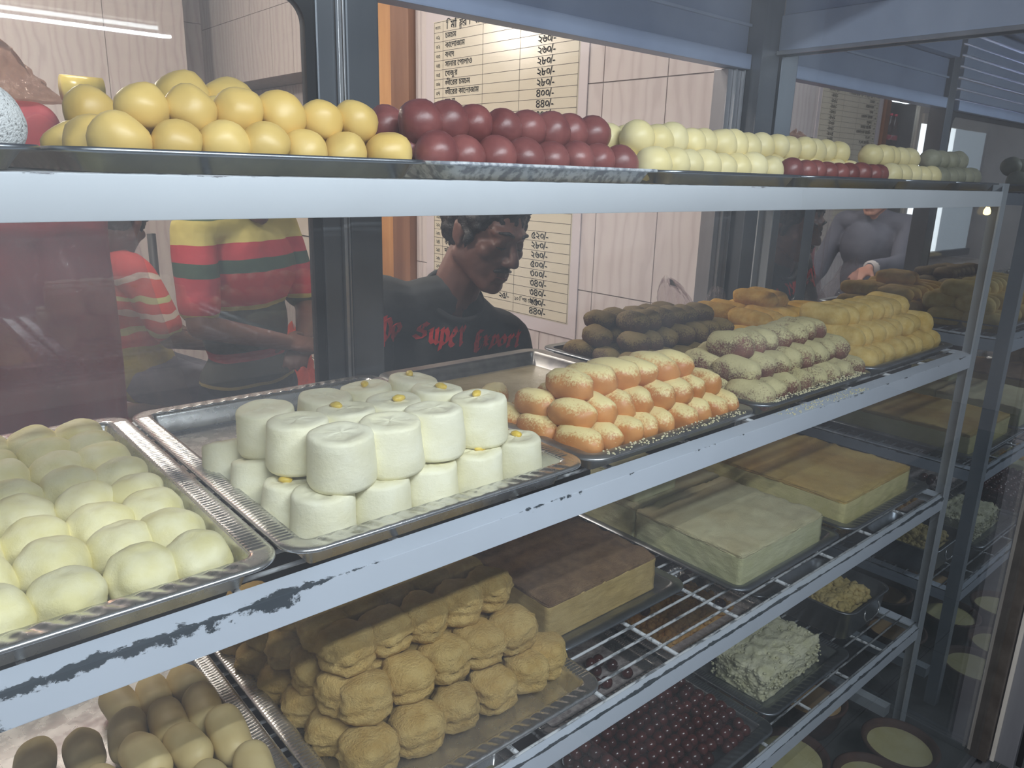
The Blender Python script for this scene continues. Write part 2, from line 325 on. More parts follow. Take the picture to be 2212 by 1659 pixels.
# ------------------------------------------------------------------ room shell
fl = tag(boxo('floor', -6, 6, -3, 6, -.12, -.006, M['grout']), kind='structure')
ftile = MB().box(-.198, .198, -.198, .198, 0, .008).me('floor_tile', M['floor_tile'], bevel=.001)
for i in range(10):
    for j in range(5):
        link('floor_tile', ftile, fl, (1.55 + .4 * i, -2.6 + .4 * j, .112))
tag(boxo('ceiling', -6, 6, -.1, 6, 2.95, 3.05, M['plaster']), kind='structure')
def tiled_wall(name, origin, along, up_n, length, z0, z1, u0, tw, z_start, th, mat=None, back=.05):
    """wall in a vertical plane through origin, running along (unit xy) with tiles proud of a grout bed; face normal = along x up"""
    al = Vector((*along, 0)); nrm = al.cross(Vector((0, 0, 1)))
    root = empty(name, (0, 0, 0)); tag(root, kind='structure')
    O = Vector(origin)
    b = MB(); 
    def P(u, d, z): return O + al * u + nrm * d + Vector((0, 0, z))
    vs = [P(0, -back, z0), P(length, -back, z0), P(length, 0, z0), P(0, 0, z0), P(0, -back, z1), P(length, -back, z1), P(length, 0, z1), P(0, 0, z1)]
    b.add(vs, [[0, 3, 2, 1], [4, 5, 6, 7], [0, 1, 5, 4], [1, 2, 6, 5], [2, 3, 7, 6], [3, 0, 4, 7]])
    b.ob('grout_bed', M['grout'], root)
    ang = math.atan2(al.y, al.x)
    u = u0
    while u < length - .02:
        a0, a1 = max(u, 0), min(u + tw, length)
        z = z_start
        while z < z1 - .02:
            c0, c1 = max(z, z0), min(z + th, z1)
            if c1 - c0 > .03 and a1 - a0 > .02:
                m = MB().box(.002, a1 - a0 - .002, -.006, .0, .002, c1 - c0 - .002)
                # local +y points away from the room: face at local y = -.006
                o = m.ob('tile', mat or M['tile'], root); o.location = P(a0, 0, c0); o.rotation_euler = (0, 0, ang)
            z += th
        u += tw
    return root
# right wall (faces -X): walking along -Y gives outward normal -X
tiled_wall('wall_right', (2.0, 2.47, 0), (0, -1), None, 1.75, 0, 2.9, .045 - .27 + .27 * 0, .268, -.305 + .0, .703)
tiled_wall('wall_right_2', (2.25, 5.0, 0), (0, -1), None, 2.1, 0, 2.0, 0, .27, -.1, .36)
tiled_wall('wall_right_3', (2.0, 5.0, 0), (0, -1), None, 1.9, 2.0, 2.9, 0, .27, 2.0, .36, back=.30)
tiled_wall('wall_back', (1.35, 4.6, 0), (-1, 0), None, 5.2, 0, 2.9, -.02, .6, -.2, 1.2) if 0 else None
tiled_wall('wall_back', (-4.0, 4.6, 0), (1, 0), None, 5.75, 0, 2.9, 4.68 - .62 * 8, .62, -.3, 1.6)
tiled_wall('wall_back_2', (1.75, 5.0, 0), (1, 0), None, .52, 0, 2.9, 0, .27, -.1, .5)
tag(boxo('wall_left', -5.2, -5.1, -.1, 6, 0, 2.95, M['plaster']), kind='structure')
tag(boxo('wall_far_right', 5.9, 6, -3, 6, 0, 2.95, M['plaster']), kind='structure')
# timber jamb of the doorway in the right wall
tag(boxo('trim_1', 1.985, 2.1, 2.62, 2.90, 0, 2.9, M['wood_o'], bevel=.003), kind='structure')
tag(boxo('trim_2', 1.96, 2.1, 2.475, 2.618, 0, 2.9, M['wood_b'], bevel=.003), kind='structure')
# partition behind the shop that carries the second price sheet; it is seen only in the mirror
tiled_wall('wall_partition', (-2.62, 2.3, 0), (1, 0), None, 2.0, 0, 2.9, -.02, .47, -.31, .703)
tag(boxo('trim_3', -2.70, -2.625, 2.27, 2.36, 0, 2.9, M['wood_b'], bevel=.003), kind='structure')
# glowing strips put in for bright reflected light at the partition's far end
wd = empty('glow_panels_1', (-4.15, 2.3, .9)); tag(wd, kind='structure')
boxo('glow_frame', -.74, .74, 0, .05, 1.10, 1.18, M['cream'], wd); boxo('glow_sill', -.74, .74, -.03, .05, -.04, .02, M['dark'], wd)
for k in range(5):
    x0 = -.74 + k * .296
    boxo('glow_panel', x0, x0 + .13, .01, .04, .02, 1.10, M['dim_glow'], wd, bevel=.003)
    boxo('glow_strip', x0 + .133, x0 + .290, .02, .03, .02, 1.10, M['lit'] if k in (2, 3, 4) else M['dim_glow'], wd)
tag(boxo('wall_partition_2', -5.1, -3.48, 2.36, 2.44, 0, 2.9, M['plaster']), kind='structure')
# ------------------------------------------------------------------ glass display case
case = empty('display_case', (.6, .235, .0)); tag(case, 'tall glass sweet display case with grey aluminium frame and mirrored end panel', 'display case')
def cb(name, x0, x1, y0, y1, z0, z1, mat, bevel=0, parent=case):
    return boxo(name, x0 - .6, x1 - .6, y0 - .235, y1 - .235, z0, z1, mat, parent, bevel)
XL = -.75
cb('plinth', XL, 1.79, -.15, .63, .0, .25, M['alu_mid'], .004)
cb('base_panel', XL, 1.77, -.13, .62, .251, .268, M['base'], .002)
# rear sliding frame
cb('rear_sill', XL, 1.72, .575, .625, 1.00, 1.03, M['alu'], .003)
cb('rear_lower_panel', XL, 1.72, .60, .612, .27, .998, M['dark'])
cb('rear_stile', .565, .596, .600, .640, 1.031, 2.03, M['alu'], .003)
cb('stile_bead', .597, .603, .592, .606, 1.031, 2.03, M['alu_light'], .001)
cb('rear_mullion', .606, .662, .585, .640, 1.031, 2.03, M['alu'], .003)
cb('stile_bead', .604, .6055, .588, .60, 1.031, 2.03, M['alu_light'])
cb('rear_stile', 1.602, 1.622, .600, .640, 1.031, 1.75, M['alu_mid'], .002)
cb('stile_bead', 1.6225, 1.627, .592, .61, 1.031, 1.75, M['alu_light'], .001)
cb('rear_stile', 1.628, 1.652, .598, .640, 1.031, 1.75, M['alu_mid'], .002)
cb('stile_bead', 1.6525, 1.657, .590, .61, 1.031, 1.75, M['alu_light'], .001)
cb('rear_stile', 1.658, 1.668, .596, .62, 1.031, 1.75, M['black'])
cb('corner_post', 1.67, 1.745, .56, .625, .27, 2.03, M['alu'], .003)
sc_ = cb('stile_screw', 1.608, 1.614, .598, .601, 1.545, 1.551, M['black'])
# header over the rear opening: a lower rail, a recessed board and a box beam
cb('header_rail', .664, 1.668, .585, .625, 1.752, 1.785, M['header'], .003)
cb('header_board', .664, 1.668, .600, .615, 1.787, 1.905, M['header'], .002)
cb('header_lip', .664, 1.668, .592, .6, 1.845, 1.851, M['slat'], .001)
cb('header_beam', .664, 1.668, .57, .625, 1.907, 2.03, M['header'], .004)
# left bay: pane with rounded gasket, louvre slats above it
cb('header_rail', XL, .560, .585, .625, 1.752, 1.785, M['header'], .003)
for k in range(7):
    cb('header_slat', XL, .560, .588 + .004 * (k % 2), .612, 1.790 + k * .035, 1.818 + k * .035, M['slat'], .004)
cb('left_post', XL, XL + .05, .575, .625, .27, 2.03, M['alu'], .003)
def rounded_loop(x0, x1, z0, z1, r, n=8):
    pts = []
    for cx, cz, a0 in ((x1 - r, z1 - r, 0), (x0 + r, z1 - r, 90), (x0 + r, z0 + r, 180), (x1 - r, z0 + r, 270)):
        for k in range(n + 1):
            a = radians(a0 + 90 * k / n); pts.append((cx + r * cos(a), cz + r * sin(a)))
    return pts
def gasket(x0, x1, z0, z1, w, y0, y1, r):
    inner = rounded_loop(x0 + w, x1 - w, z0 + w, z1 - w, r); outer = rounded_loop(x0, x1, z0, z1, .003); n = len(inner); vs = []; fs = []
    for y in (y0, y1):
        vs += [(x, y, z) for x, z in outer]; vs += [(x, y, z) for x, z in inner]
    for k in range(n):
        j = (k + 1) % n
        fs += [[k, n + k, n + j, j], [2 * n + k, 2 * n + j, 3 * n + j, 3 * n + k], [n + k, 3 * n + k, 3 * n + j, n + j], [k, j, 2 * n + j, 2 * n + k]]
    return vs, fs
gv, gf = gasket(XL + .05 - .6, .563 - .6, 1.031, 1.750, .014, .602 - .235, .618 - .235, .035)
link('rear_gasket', mesh('rear_gasket', gv, gf, M['black']), case)
cb('rear_pane', XL + .06, .553, .607, .611, 1.04, 1.742, M['rear_glass'])
# top, end panel and front glass
cb('case_roof', XL, 1.77, -.13, .63, 2.032, 2.06, M['header'])
for k in range(8):
    y = -.10 + k * .085
    cb('roof_rib', XL, 1.70, y, y + .035, 2.012, 2.031, M['slat'], .004)
cb('mirror_panel', 1.751, 1.757, -.105, .575, .285, 1.80, M['mirror'])
cb('end_beam', 1.735, 1.775, -.105, .559, 1.795, 1.875, M['slat'], .003)
cb('end_beam_lip', 1.728, 1.734, -.105, .559, 1.788, 1.797, M['alu_light'], .001)
cb('end_board', 1.745, 1.76, -.105, .559, 1.877, 2.03, M['header'], .002)
cb('end_sill', 1.735, 1.775, -.105, .559, .269, .284, M['alu'], .002)
cb('front_post', 1.735, 1.752, -.150, -.112, .269, 2.03, M['alu_warm'], .002)
cb('front_post_bead', 1.7525, 1.759, -.160, -.152, .269, 2.03, M['cream'], .001)
cb('front_post', 1.7595, 1.780, -.196, -.112, .269, 2.03, M['alu_mid'], .002)
cb('front_post_seal', 1.7805, 1.788, -.206, -.112, .269, 2.03, M['black'], .001)
cb('front_post', XL, XL + .04, -.150, -.112, .269, 2.03, M['alu'], .002)
cb('front_glass', XL + .045, 1.733, -.133, -.128, .27, 2.03, M['front_glass'])
# ------------------------------------------------------------------ rack with wire shelves
rack = empty('wire_rack', (.65, .25, .268)); tag(rack, 'white painted angle iron rack with four chipped wire shelves inside the case', 'rack')
R0 = Vector((.65, .25, .268))
LEV = {'top': 1.494, 'mid': 1.185, 'third': .8825, 'fourth': .576}
RX0, RX1, RD = -.45, 1.655, .50
def angle(L, h=.027, d=.027, t=.003):
    m = MB(); n = max(2, int(L / .05))
    prof = [(0, 0), (d, 0), (d, -t), (t, -t), (t, -h), (0, -h)]  # y, z ; outer edge on the axis
    vs = []; fs = []
    for i in range(n + 1):
        for y, z in prof: vs.append((L * i / n, y, z))
    for i in range(n):
        for k in range(6):
            a, b = i * 6 + k, i * 6 + (k + 1) % 6
            fs.append([a, b, b + 6, a + 6])
    fs.append([5, 4, 3, 2, 1, 0]); fs.append([n * 6 + k for k in range(6)])
    m.add(vs, fs); return m
wire_me = MB().tube([(RX0 + .01, 0, 0), (RX1 - .005, 0, 0)], .0021, 8).me('wire', M['wire'], True)
cross_me = MB().tube([(0, .004, 0), (0, RD - .004, 0)], .0030, 8).me('cross_wire', M['wire'], True)
rail_me = {k: angle(RX1 - RX0, d=d_).me('front_rail', M[m], bevel=.0006) for k, m, d_ in (('top', 'rail_top', .02), ('mid', 'rail_worn', .026), ('third', 'rail', .0115), ('fourth', 'rail', .0115))}
end_me = angle(RD - .005).me('end_rail', M['rail'])
for lev, z in LEV.items():
    sh = link('front_rail', rail_me[lev], rack, Vector((RX0, 0, z)) - R0)
    link('back_rail', rail_me['top'], sh, (RX1 - RX0, RD, 0), (0, 0, pi))
    link('end_rail', end_me, sh, (RX1 - RX0, .003, -.0005), (0, 0, pi / 2)); link('end_rail', end_me, sh, (0, RD, -.0005), (0, 0, -pi / 2))
    for k in range(1 if lev == 'mid' else 0, 17):
        link('wire', wire_me, sh, (-RX0, .0145 + k * .0282, -.0022 + .0005))
    for k in range(15):
        link('cross_wire', cross_me, sh, (.06 + k * .145, 0, -.0070))
post_me = angle(1.24, .026, .026).me('post', M['post'])
def post(x, y, sy, sx):
    o = link('post', post_me, rack, Vector((x, y, .268)) - R0)
    # local x -> up
    o.matrix_local = Matrix.Translation(Vector((x, y, .2685)) - R0) @ Matrix(((0, 0, -sx, 0), (0, sy, 0, 0), (1, 0, 0, 0), (0, 0, 0, 1)))
post(RX1 + .001, -.0005, 1, -1); post(RX1 + .001, RD + .001, -1, -1); post(RX0 - .001, -.001, 1, 1); post(RX0 - .001, RD + .001, -1, 1)
boxo('foot_rail', RX1 - .03 - R0.x, RX1 - .004 - R0.x, .034 - R0.y, RD - .03 - R0.y, .060, .085, M['post'], rack)
# glint of reflected light beneath the top rail, added as a small glowing bulb
pl = empty('amber_glint', (1.585, .006, 1.452)); tag(pl, 'tiny added amber glint under the top white rail beside the right post', 'lamp')
MB().lathe([(.002, 0), (.006, .002), (.006, .008), (.003, .0145)], 12).ob('bulb', M['amber'], pl, True); boxo('added_glint_clip', -.005, .005, -.003, .003, .0146, .0165, M['steel_dark'], pl)  # glowing bulb and clip added to stand in for the glint
# ------------------------------------------------------------------ trays
def rr_loop(hx, hy, r, n1, n2, nc):
    pts = []
    segs = [((hx, -hy + r), (hx, hy - r), n2), None, ((hx - r, hy), (-hx + r, hy), n1), None, ((-hx, hy - r), (-hx, -hy + r), n2), None, ((-hx + r, -hy), (hx - r, -hy), n1), None]
    cs = [(hx - r, hy - r, 0), (-hx + r, hy - r, 90), (-hx + r, -hy + r, 180), (hx - r, -hy + r, 270)]; ci = 0
    for s in segs:
        if s:
            (x0, y0), (x1, y1), n = s
            pts += [(x0 + (x1 - x0) * k / n, y0 + (y1 - y0) * k / n) for k in range(n)]
        else:
            cx, cy, a0 = cs[ci]; ci += 1
            pts += [(cx + r * cos(radians(a0 + 90 * k / nc)), cy + r * sin(radians(a0 + 90 * k / nc))) for k in range(nc)]
    return pts
def tray(name, label, x0, x1, y0, y1, z, mat, group=None, h=.021, rim=.022, wall=.010, r=.028, knurl=0, scroll=0, fine=False, rim_mat=None, floor=None, cat='tray', tilt=0):
    hx, hy = (x1 - x0) / 2, (y1 - y0) / 2
    n1, n2, nc = (int(hx * 2 / .0016), int(hy * 2 / .0013), 10) if fine else (10, 10, 7)
    root = empty(name, ((x0 + x1) / 2, (y0 + y1) / 2, z), (0, tilt, 0)); tag(root, label, cat, group)
    def build(prof, nm, mt, close=True, ridges=False):
        vs = []; fs = []; cnt = None
        for off, zz, rg in prof:
            lp = rr_loop(hx - off, hy - off, max(r - off, .004), n1, n2, nc); cnt = len(lp); s = 0; pv = lp[0]
            for (x, y) in lp:
                s += math.hypot(x - pv[0], y - pv[1]); pv = (x, y); dz = 0
                if rg and fine:
                    if abs(x) > hx - rim - .001 and abs(y) < hy - r: dz = knurl * rg * (sin(2 * pi * y / .0052))
                    elif abs(x) < hx - r: dz = scroll * .75 * rg * sin(2 * pi * x / .0155 + off * 330)
                vs.append((x, y, zz + dz))
        for i in range(len(prof) - 1):
            for k in range(cnt):
                a, b = i * cnt + k, i * cnt + (k + 1) % cnt
                fs.append([a, b, b + cnt, a + cnt])
        if close: fs.append([(len(prof) - 1) * cnt + k for k in range(cnt)])
        return link(nm, mesh(nm, vs, fs, mt, True), root)
    e = rim
    build([(e - .001, h - .001, 0), (e, h - .0016, 0), (e + .002, h - .005, 0), (e + wall, .003, 0), (e + wall + .004, .0012, 0), (e + wall + .010, .0010, 0)], 'pan', mat)
    build([(e + .010 + wall, .0, 0), (e + wall, .0002, 0), (e - .002, h - .004, 0), (0.0005, h - .0035, 0), (0, h - .0025, 0), (.0008, h - .0006, 0), (.004, h, 0), (.008, h, 1), (.012, h, 1), (.016, h, 1), (.019, h, .2), (e - .001, h - .001, 0)] if rim > .02 else
          [(e + .010 + wall, .0, 0), (e + wall, .0002, 0), (e - .002, h - .004, 0), (0.0005, h - .0035, 0), (0, h - .0025, 0), (.0008, h - .0006, 0), (e - .001, h - .001, 0)], 'rim', rim_mat or mat, False)
    if floor:
        f = MB(); lp = rr_loop(hx - e - wall - .003, hy - e - wall - .003, max(r - e - wall, .004), 10, 10, 7)
        f.add([(x, y, .0022) for x, y in lp] + [(x, y, .0014) for x, y in lp], [list(range(len(lp)))] + [[k, len(lp) + k, len(lp) + (k + 1) % len(lp), (k + 1) % len(lp)] for k in range(len(lp))])
        f.ob('floor_film', floor, root)
    return root
ZM = LEV['mid'] + .0006; ZT = LEV['third'] + .0006; ZF = LEV['fourth'] + .0006; ZU = LEV['top'] + .0006
TG = 'steel trays on the middle shelf'
tray('steel_tray', 'polished steel tray of pale milk balls at the left end of the middle shelf', -.115, .2185, .003, .45, ZM, M['steel'], TG, h=.027, rim=.0205, wall=.006, knurl=.0006, scroll=.0011, fine=True)
tray('steel_tray', 'polished steel tray with scrolled rim under the white raisin topped cylinders', .2215, .556, .003, .45, ZM, M['steel'], TG, h=.027, rim=.0205, wall=.006, knurl=.0006, scroll=.0011, fine=True)
tray('steel_tray', 'greasy steel tray under the orange sweets, its rear half empty and syrupy', .560, .885, .006, .455, ZM, M['steel_greasy'], TG, h=.024, rim=.02, wall=.007, floor=M['syrup'])
tray('steel_tray', 'dusty dull tray under the powdered brown sweets, edges strewn with powder', .905, 1.240, .012, .465, ZM, M['steel_dark'], TG, rim=.016, wall=.006)
tray('steel_tray', 'dull steel tray under the yellow crumb rolls near the mirrored end', 1.252, 1.605, .020, .470, ZM, M['steel_dark'], TG, rim=.016, wall=.006)
UG = 'shallow trays on the top shelf'
for lab, x0, x1 in (('shallow dark tray of white speckled balls at the far left of the top shelf', -.2, .0945), ('shallow dark tray of glossy yellow balls on the top shelf', .098, .362), ('shallow white crusted tray of glossy brown balls on the top shelf', .366, .650), ('shallow dark tray of pale yellow balls on the top shelf', .653, .935), ('shallow tray with one row of brown balls before pale ones', .94, 1.242), ('shallow tray of pale balls beside the post on top shelf', 1.246, 1.440), ('shallow tray of olive grey balls at the right end of top shelf', 1.444, 1.645)):
    tray('steel_tray', lab, x0, x1, .006, .40, ZU, M['steel_dark'], UG, h=.015, rim=.012, wall=.006, rim_mat=M['crusted'] if 'crusted' in lab else None)
LG = 'trays on the third shelf'
tray('steel_tray', 'steel tray of tan oblong sweets at the bottom left corner', -.09, .266, .006, .475, ZT, M['steel'], LG, h=.024, rim=.0205, wall=.007, knurl=.0007, scroll=.0011, fine=True)
tray('steel_tray', 'steel tray with scrolled rim under the stacked yellow sandesh lumps', .272, .618, .012, .46, ZT, M['steel'], LG, h=.024, rim=.0205, wall=.007, knurl=.0006, scroll=.0012, fine=True)
tray('steel_tray', 'plain steel tray under the brown crusted cake', .616, .905, .10, .475, ZT, M['steel_dark'], LG, rim=.018, h=.016)
tray('steel_tray', 'dark tray under the pale green cake', .943, 1.268, .034, .45, ZT, M['steel_dark'], LG, rim=.016, h=.016)
tray('steel_tray', 'dark tray with beaded rim under the golden topped cake by the right post', 1.276, 1.632, .026, .46, ZT, M['steel_dark'], LG, knurl=.0006, scroll=.0012, fine=True)
FG = 'trays on the fourth shelf'
tray('steel_tray', 'steel tray heaped with dark red syrup balls on the fourth shelf', .70, 1.085, .016, .235, ZF, M['steel_dark'], FG, scroll=.0012, knurl=.0006, fine=True)
tray('steel_tray', 'dark tray with a beaded rim under the white crumbly block', 1.092, 1.40, .035, .232, ZF, M['steel_dark'], FG, scroll=.0012, knurl=.0006, fine=True)
tray('steel_tray', 'steel tray with a grey sugary floor and a few red balls', .76, 1.075, .240, .49, ZF, M['steel'], FG, knurl=.0006, scroll=.0011, fine=True, floor=M['ash'])
tray('steel_tray', 'steel tray of broken orange crumble behind the white block', 1.085, 1.425, .238, .49, ZF, M['steel'], FG, knurl=.0006, scroll=.0011, fine=True, floor=M['ash'])
tray('steel_tray', 'steel tray of orange crumble behind the deep pan', 1.43, 1.64, .262, .49, ZF, M['steel_dark'], FG, rim=.018)
tray('steel_tray', 'steel tray of orange and yellow slices low at bottom centre', .34, .69, .02, .30, ZF, M['steel'], FG, rim=.02)
# ------------------------------------------------------------------ sweets
def blob(name, mat, shape, sub=3, amp=.03, freq=2.2, seed=0, fine=0):
    vs, fs = ICO[sub]; out = []
    for v in vs:
        p = shape(v); n = v.normalized()
        d = mn.noise(v * freq + Vector((seed * 7.1, seed * 3.3, 1.7))) * amp
        if fine: d += mn.noise(v * 9 + Vector((seed, 2, 5))) * fine + mn.noise(v * 19 + Vector((5, seed, 5))) * fine * .5
        out.append(p * (1 + d) if True else p)
    return mesh(name, out, fs, mat, True)
def s_ball(r, zs=.95, flat=.75):
    def f(v):
        z = v.z * zs
        if z < -flat * zs: z = -flat * zs - (-flat * zs - z) * .25
        return Vector((v.x * r, v.y * r, z * r))
    return f
def s_oval(L, r, p=2.4):
    def f(v):
        t = abs(v.y); k = (1 - t ** p) ** (1 / 2.0) if t < 1 else 0
        h = math.hypot(v.x, v.z) or 1
        return Vector((v.x / h * k * r, v.y * L, v.z / h * k * r))
    return f
VAR = {}
def variants(key, fn, n):
    VAR[key] = [fn(i) for i in range(n)]
def s_milk(i):
    base = s_ball(.0254, .90)
    def f(v):
        k = (abs(v.x) ** 2.3 + abs(v.y) ** 2.3 + abs(v.z) ** 2.3) ** (-1 / 2.3); p = base(v * k)
        d = math.hypot(v.x - .12 * sin(i), v.y - .12 * cos(i * 2)); p.z -= .0018 * math.exp(-(d / .22) ** 2) * (v.z > 0)
        return p
    return f
variants('milk_ball', lambda i: blob('milk_ball', M['milk'], s_milk(i), 4, .10, 1.7, i, .010), 6)
variants('orange_sweet', lambda i: blob('orange_sweet', M['orange'], s_oval(.0345, .0200, 2.6), 3, .12, 1.8, i, .006), 5)
variants('powdered_sweet', lambda i: blob('powdered_sweet', M['kalo'], s_oval(.035, .0208, 3.2), 4, .09, 1.8, i, .012), 5)
variants('dark_sweet', lambda i: blob('dark_sweet', M['kalo_dark'], s_oval(.032, .0190, 3.0), 3, .09, 1.8, i, .012), 5)
variants('crumb_roll', lambda i: blob('crumb_roll', M['roll'], s_oval(.044, .0222, 4.5), 4, .05, 1.8, i, .022), 4)
variants('orange_roll', lambda i: blob('orange_roll', M['roll_o'], s_oval(.050, .0190, 4.5), 4, .06, 1.8, i, .022), 3)
variants('tan_sweet', lambda i: blob('tan_sweet', M['chom'], s_oval(.037, .0195, 4.0), 4, .05, 1.6, i, .002), 4)
variants('yellow_ball', lambda i: blob('yellow_ball', M['ros'], s_ball(.0185, .97, .8), 3, .10, 1.3, i, .003), 5)
variants('brown_ball', lambda i: blob('brown_ball', M['jam'], s_ball(.0195, 1.0, .85), 3, .05, 1.3, i, .002), 4)
variants('pale_ball', lambda i: blob('pale_ball', M['pale'], s_ball(.0200, 1.0, .85), 3, .05, 1.3, i, .002), 4)
variants('grey_ball', lambda i: blob('grey_ball', M['grey'], s_ball(.0200, 1.0, .85), 3, .06, 1.3, i, .01), 3)
variants('white_ball', lambda i: blob('white_ball', M['speck'], s_ball(.0235, 1.0, .85), 4, .05, 1.3, i, .02), 2)
variants('red_ball', lambda i: blob('red_ball', M['cherry'], s_ball(.0105, 1.0, .9), 2, .04, 1.3, i), 3)
def lump_fn(i):
    vs, fs = ICO[4]; out = []
    for v in vs:
        p = 2.9
        q = v * (abs(v.x) ** p + abs(v.y) ** p + abs(v.z) ** p) ** (-1 / p)
        g = lambda k, a=0: mn.noise(q * k + Vector((i * 5.1 + a, a, i)))
        cr = q.z + .16 * g(1.5) + .06 * g(5)
        split = .13 * math.exp(-((cr + .18) / .10) ** 2) + .06 * math.exp(-((cr - .35) / .07) ** 2)
        k = 1 + .12 * g(1.3, 3) + .08 * g(3.5, 7) + .075 * g(9, 2) + .06 * g(22, 4) - split * (abs(q.z) < .8)
        out.append(Vector((q.x * .0290 * k, q.y * .0290 * k, q.z * .0240 * (1 + .12 * g(1.2, 9) + .03 * g(9, 1)))))
    return mesh('sandesh_lump', out, fs, M['lump'], True)
variants('sandesh_lump', lump_fn, 6)
def put(key, cat, label, group, loc, rot=(0, 0, 0), sc=1.0):
    o = link(key, random.choice(VAR[key]), None, loc, rot, (sc * (1.16 if key == 'white_sweet' else 1), sc * (1.16 if key == 'white_sweet' else 1), sc) if not hasattr(sc, '__len__') else sc); return tag(o, label, cat, group)
jit = lambda a: random.uniform(-a, a)
# pale milk balls, middle shelf, left tray: rows run away from the glass
zf = ZM + .0015
cols = [(.168, .0, 'rightmost'), (.1275, .0, 'second from right'), (.080, .0, 'third from right'), (.033, .0, 'fourth from right'), (-.014, .0, 'fifth from right'), (-.061, 0, 'sixth from right')]
for cx, dy, cn in cols:
    for r_ in range(8):
        y = .0535 + r_ * .050 + jit(.003)
        put('milk_ball', 'sweet', f'pale yellow milk ball, {ORD[r_]} from the glass in the {cn} file, left tray', 'milk balls in the left middle tray', (cx - r_ * .0012 + jit(.002), y, zf + .0195), (jit(.2), jit(.2), jit(3)), random.uniform(.95, 1.01))
# white cylinders
def cyl_me(i):
    n = 40; vs = []; fs = []; prof = [(.0, 0), (.018, 0), (.0238, .002), (.0252, .006), (.0245, .020), (.0237, .036), (.0234, .0425), (.0226, .0447), (.0205, .0456), (.015, .0462), (.0135, .0452), (.006, .0458), (0, .0455)]
    prof = [(r, z) for r, z in prof]
    for r, z in prof:
        for k in range(n):
            a = 2 * pi * k / n; q = Vector((cos(a) * 1.1, sin(a) * 1.1, z * 40))
            d = 1 + mn.noise(q + Vector((i * 4, 0, 0))) * .05; sp = 0
            if .008 < r < .019 and z > .03: sp = .0009 * sin(a + r * 500)
            vs.append((r * d * cos(a), r * d * sin(a), z + sp + mn.noise(q * 1.7 + Vector((0, i * 3, 0))) * .0012 * (z > .01)))
    for i2 in range(len(prof) - 1):
        for k in range(n):
            a, b = i2 * n + k, i2 * n + (k + 1) % n
            fs.append([a, b, b + n, a + n])
    return mesh('white_sweet', vs, fs, M['white'], True)
variants('white_sweet', cyl_me, 5)
rais = [blob('raisin', M['raisin'], s_oval(.0062, .0036, 2.2), 2, .25, 2.5, i) for i in range(3)]
def white(loc, label, raisin=True, rot=(0, 0, 0), sc=1.0):
    o = put('white_sweet', 'sweet', label, 'white cylinder sweets', loc, rot, sc)
    if raisin: link('raisin', random.choice(rais), o, (jit(.006), jit(.006), .0475), (0, 0, jit(3)))
    return o
low = [(.276, .050), (.331, .047), (.388, .050), (.445, .052), (.503, .056)]
for i, (x, y) in enumerate(low):
    white((x + .002, y + .0115, zf), f'white cylinder sweet, {ORD[i]} from left in the front bottom row' + (' with yellow raisin' if i != 1 else ''), i != 1, (0, 0, jit(3)))
for i, (x, y) in enumerate([(.268, .105), (.262, .160), (.258, .216)]):
    white((x, y, zf + (0, .003, .0065)[i]), f'white cylinder sweet, {ORD[i]} from the front along the left bottom edge', i == 0, (radians((0, 6, 14)[i]), radians((-4, -12, -14)[i]), jit(3)), .92)
for i, (x, y) in enumerate([(.322, .104), (.378, .108), (.434, .110), (.492, .112), (.320, .160), (.376, .164), (.432, .166), (.488, .168), (.372, .218), (.43, .222)]):
    white((x, y, zf), f'white cylinder sweet in the hidden bottom layer, inner place {ORD[i]} counting from front left', False, (0, 0, jit(3)))
up1 = [(.300, .066), (.352, .068), (.405, .074), (.465, .080)]
for i, (x, y) in enumerate(up1):
    white((x, y, zf + .0455), f'white cylinder sweet, {ORD[i]} from left in the front upper row', i == 3, (radians(jit(3)), radians(jit(3)), jit(3)), 1.06)
up2 = [(.287, .122), (.340, .126), (.394, .128), (.450, .135)]
for i, (x, y) in enumerate(up2):
    white((x, y, zf + .0455), f'white cylinder sweet, {ORD[i]} from left in the second upper row', i in (1, 2, 3), (radians(jit(3)), radians(jit(3)), jit(3)), 1.03)
for i, (x, y) in enumerate([(.283, .180), (.345, .186), (.400, .190), (.455, .192)]):
    white((x, y, zf + .0455), f'white cylinder sweet, {ORD[i]} from left in the rearmost upper row', i in (2, 3), (radians(jit(4)), radians(jit(4)), jit(3)), 1.0)
# orange sweets: three stepped tiers
def tier(key, cat, what, group, tiername, xs, y, z, tilt=.0, jy=.004, sc=(.92, 1.02), yaw=.0):
    for i, x in enumerate(xs):
        put(key, cat, f'{what}, {ordw(i)} from left in the {tiername}', group, (x + jit(.0015), y + jit(jy), z + jit(.0015)), (jit(.12) + tilt, jit(3), jit(.22) + yaw), random.uniform(*sc))
lin = lambda a, b, n: [a + (b - a) * k / (n - 1) for k in range(n)]
og = 'orange sweets in the third middle tray'
tier('orange_sweet', 'sweet', 'orange sweet dusted with crumbs', og, 'bottom front row', lin(.598, .868, 9), .062, zf + .0205)
tier('orange_sweet', 'sweet', 'orange sweet dusted with crumbs', og, 'bottom middle row', lin(.592, .868, 9), .122, zf + .0205)
tier('orange_sweet', 'sweet', 'orange sweet dusted with crumbs', og, 'bottom rear row', lin(.592, .700, 4) + lin(.74, .868, 4), .180, zf + .0205)
tier('orange_sweet', 'sweet', 'orange sweet dusted with crumbs', og, 'middle tier front row', lin(.606, .852, 8), .082, zf + .0475)
tier('orange_sweet', 'sweet', 'orange sweet dusted with crumbs', og, 'middle tier rear row', lin(.600, .852, 8), .142, zf + .0475)
tier('orange_sweet', 'sweet', 'orange sweet dusted with crumbs', og, 'top ridge', lin(.624, .812, 6), .108, zf + .073, sc=(.98, 1.1), yaw=.25)
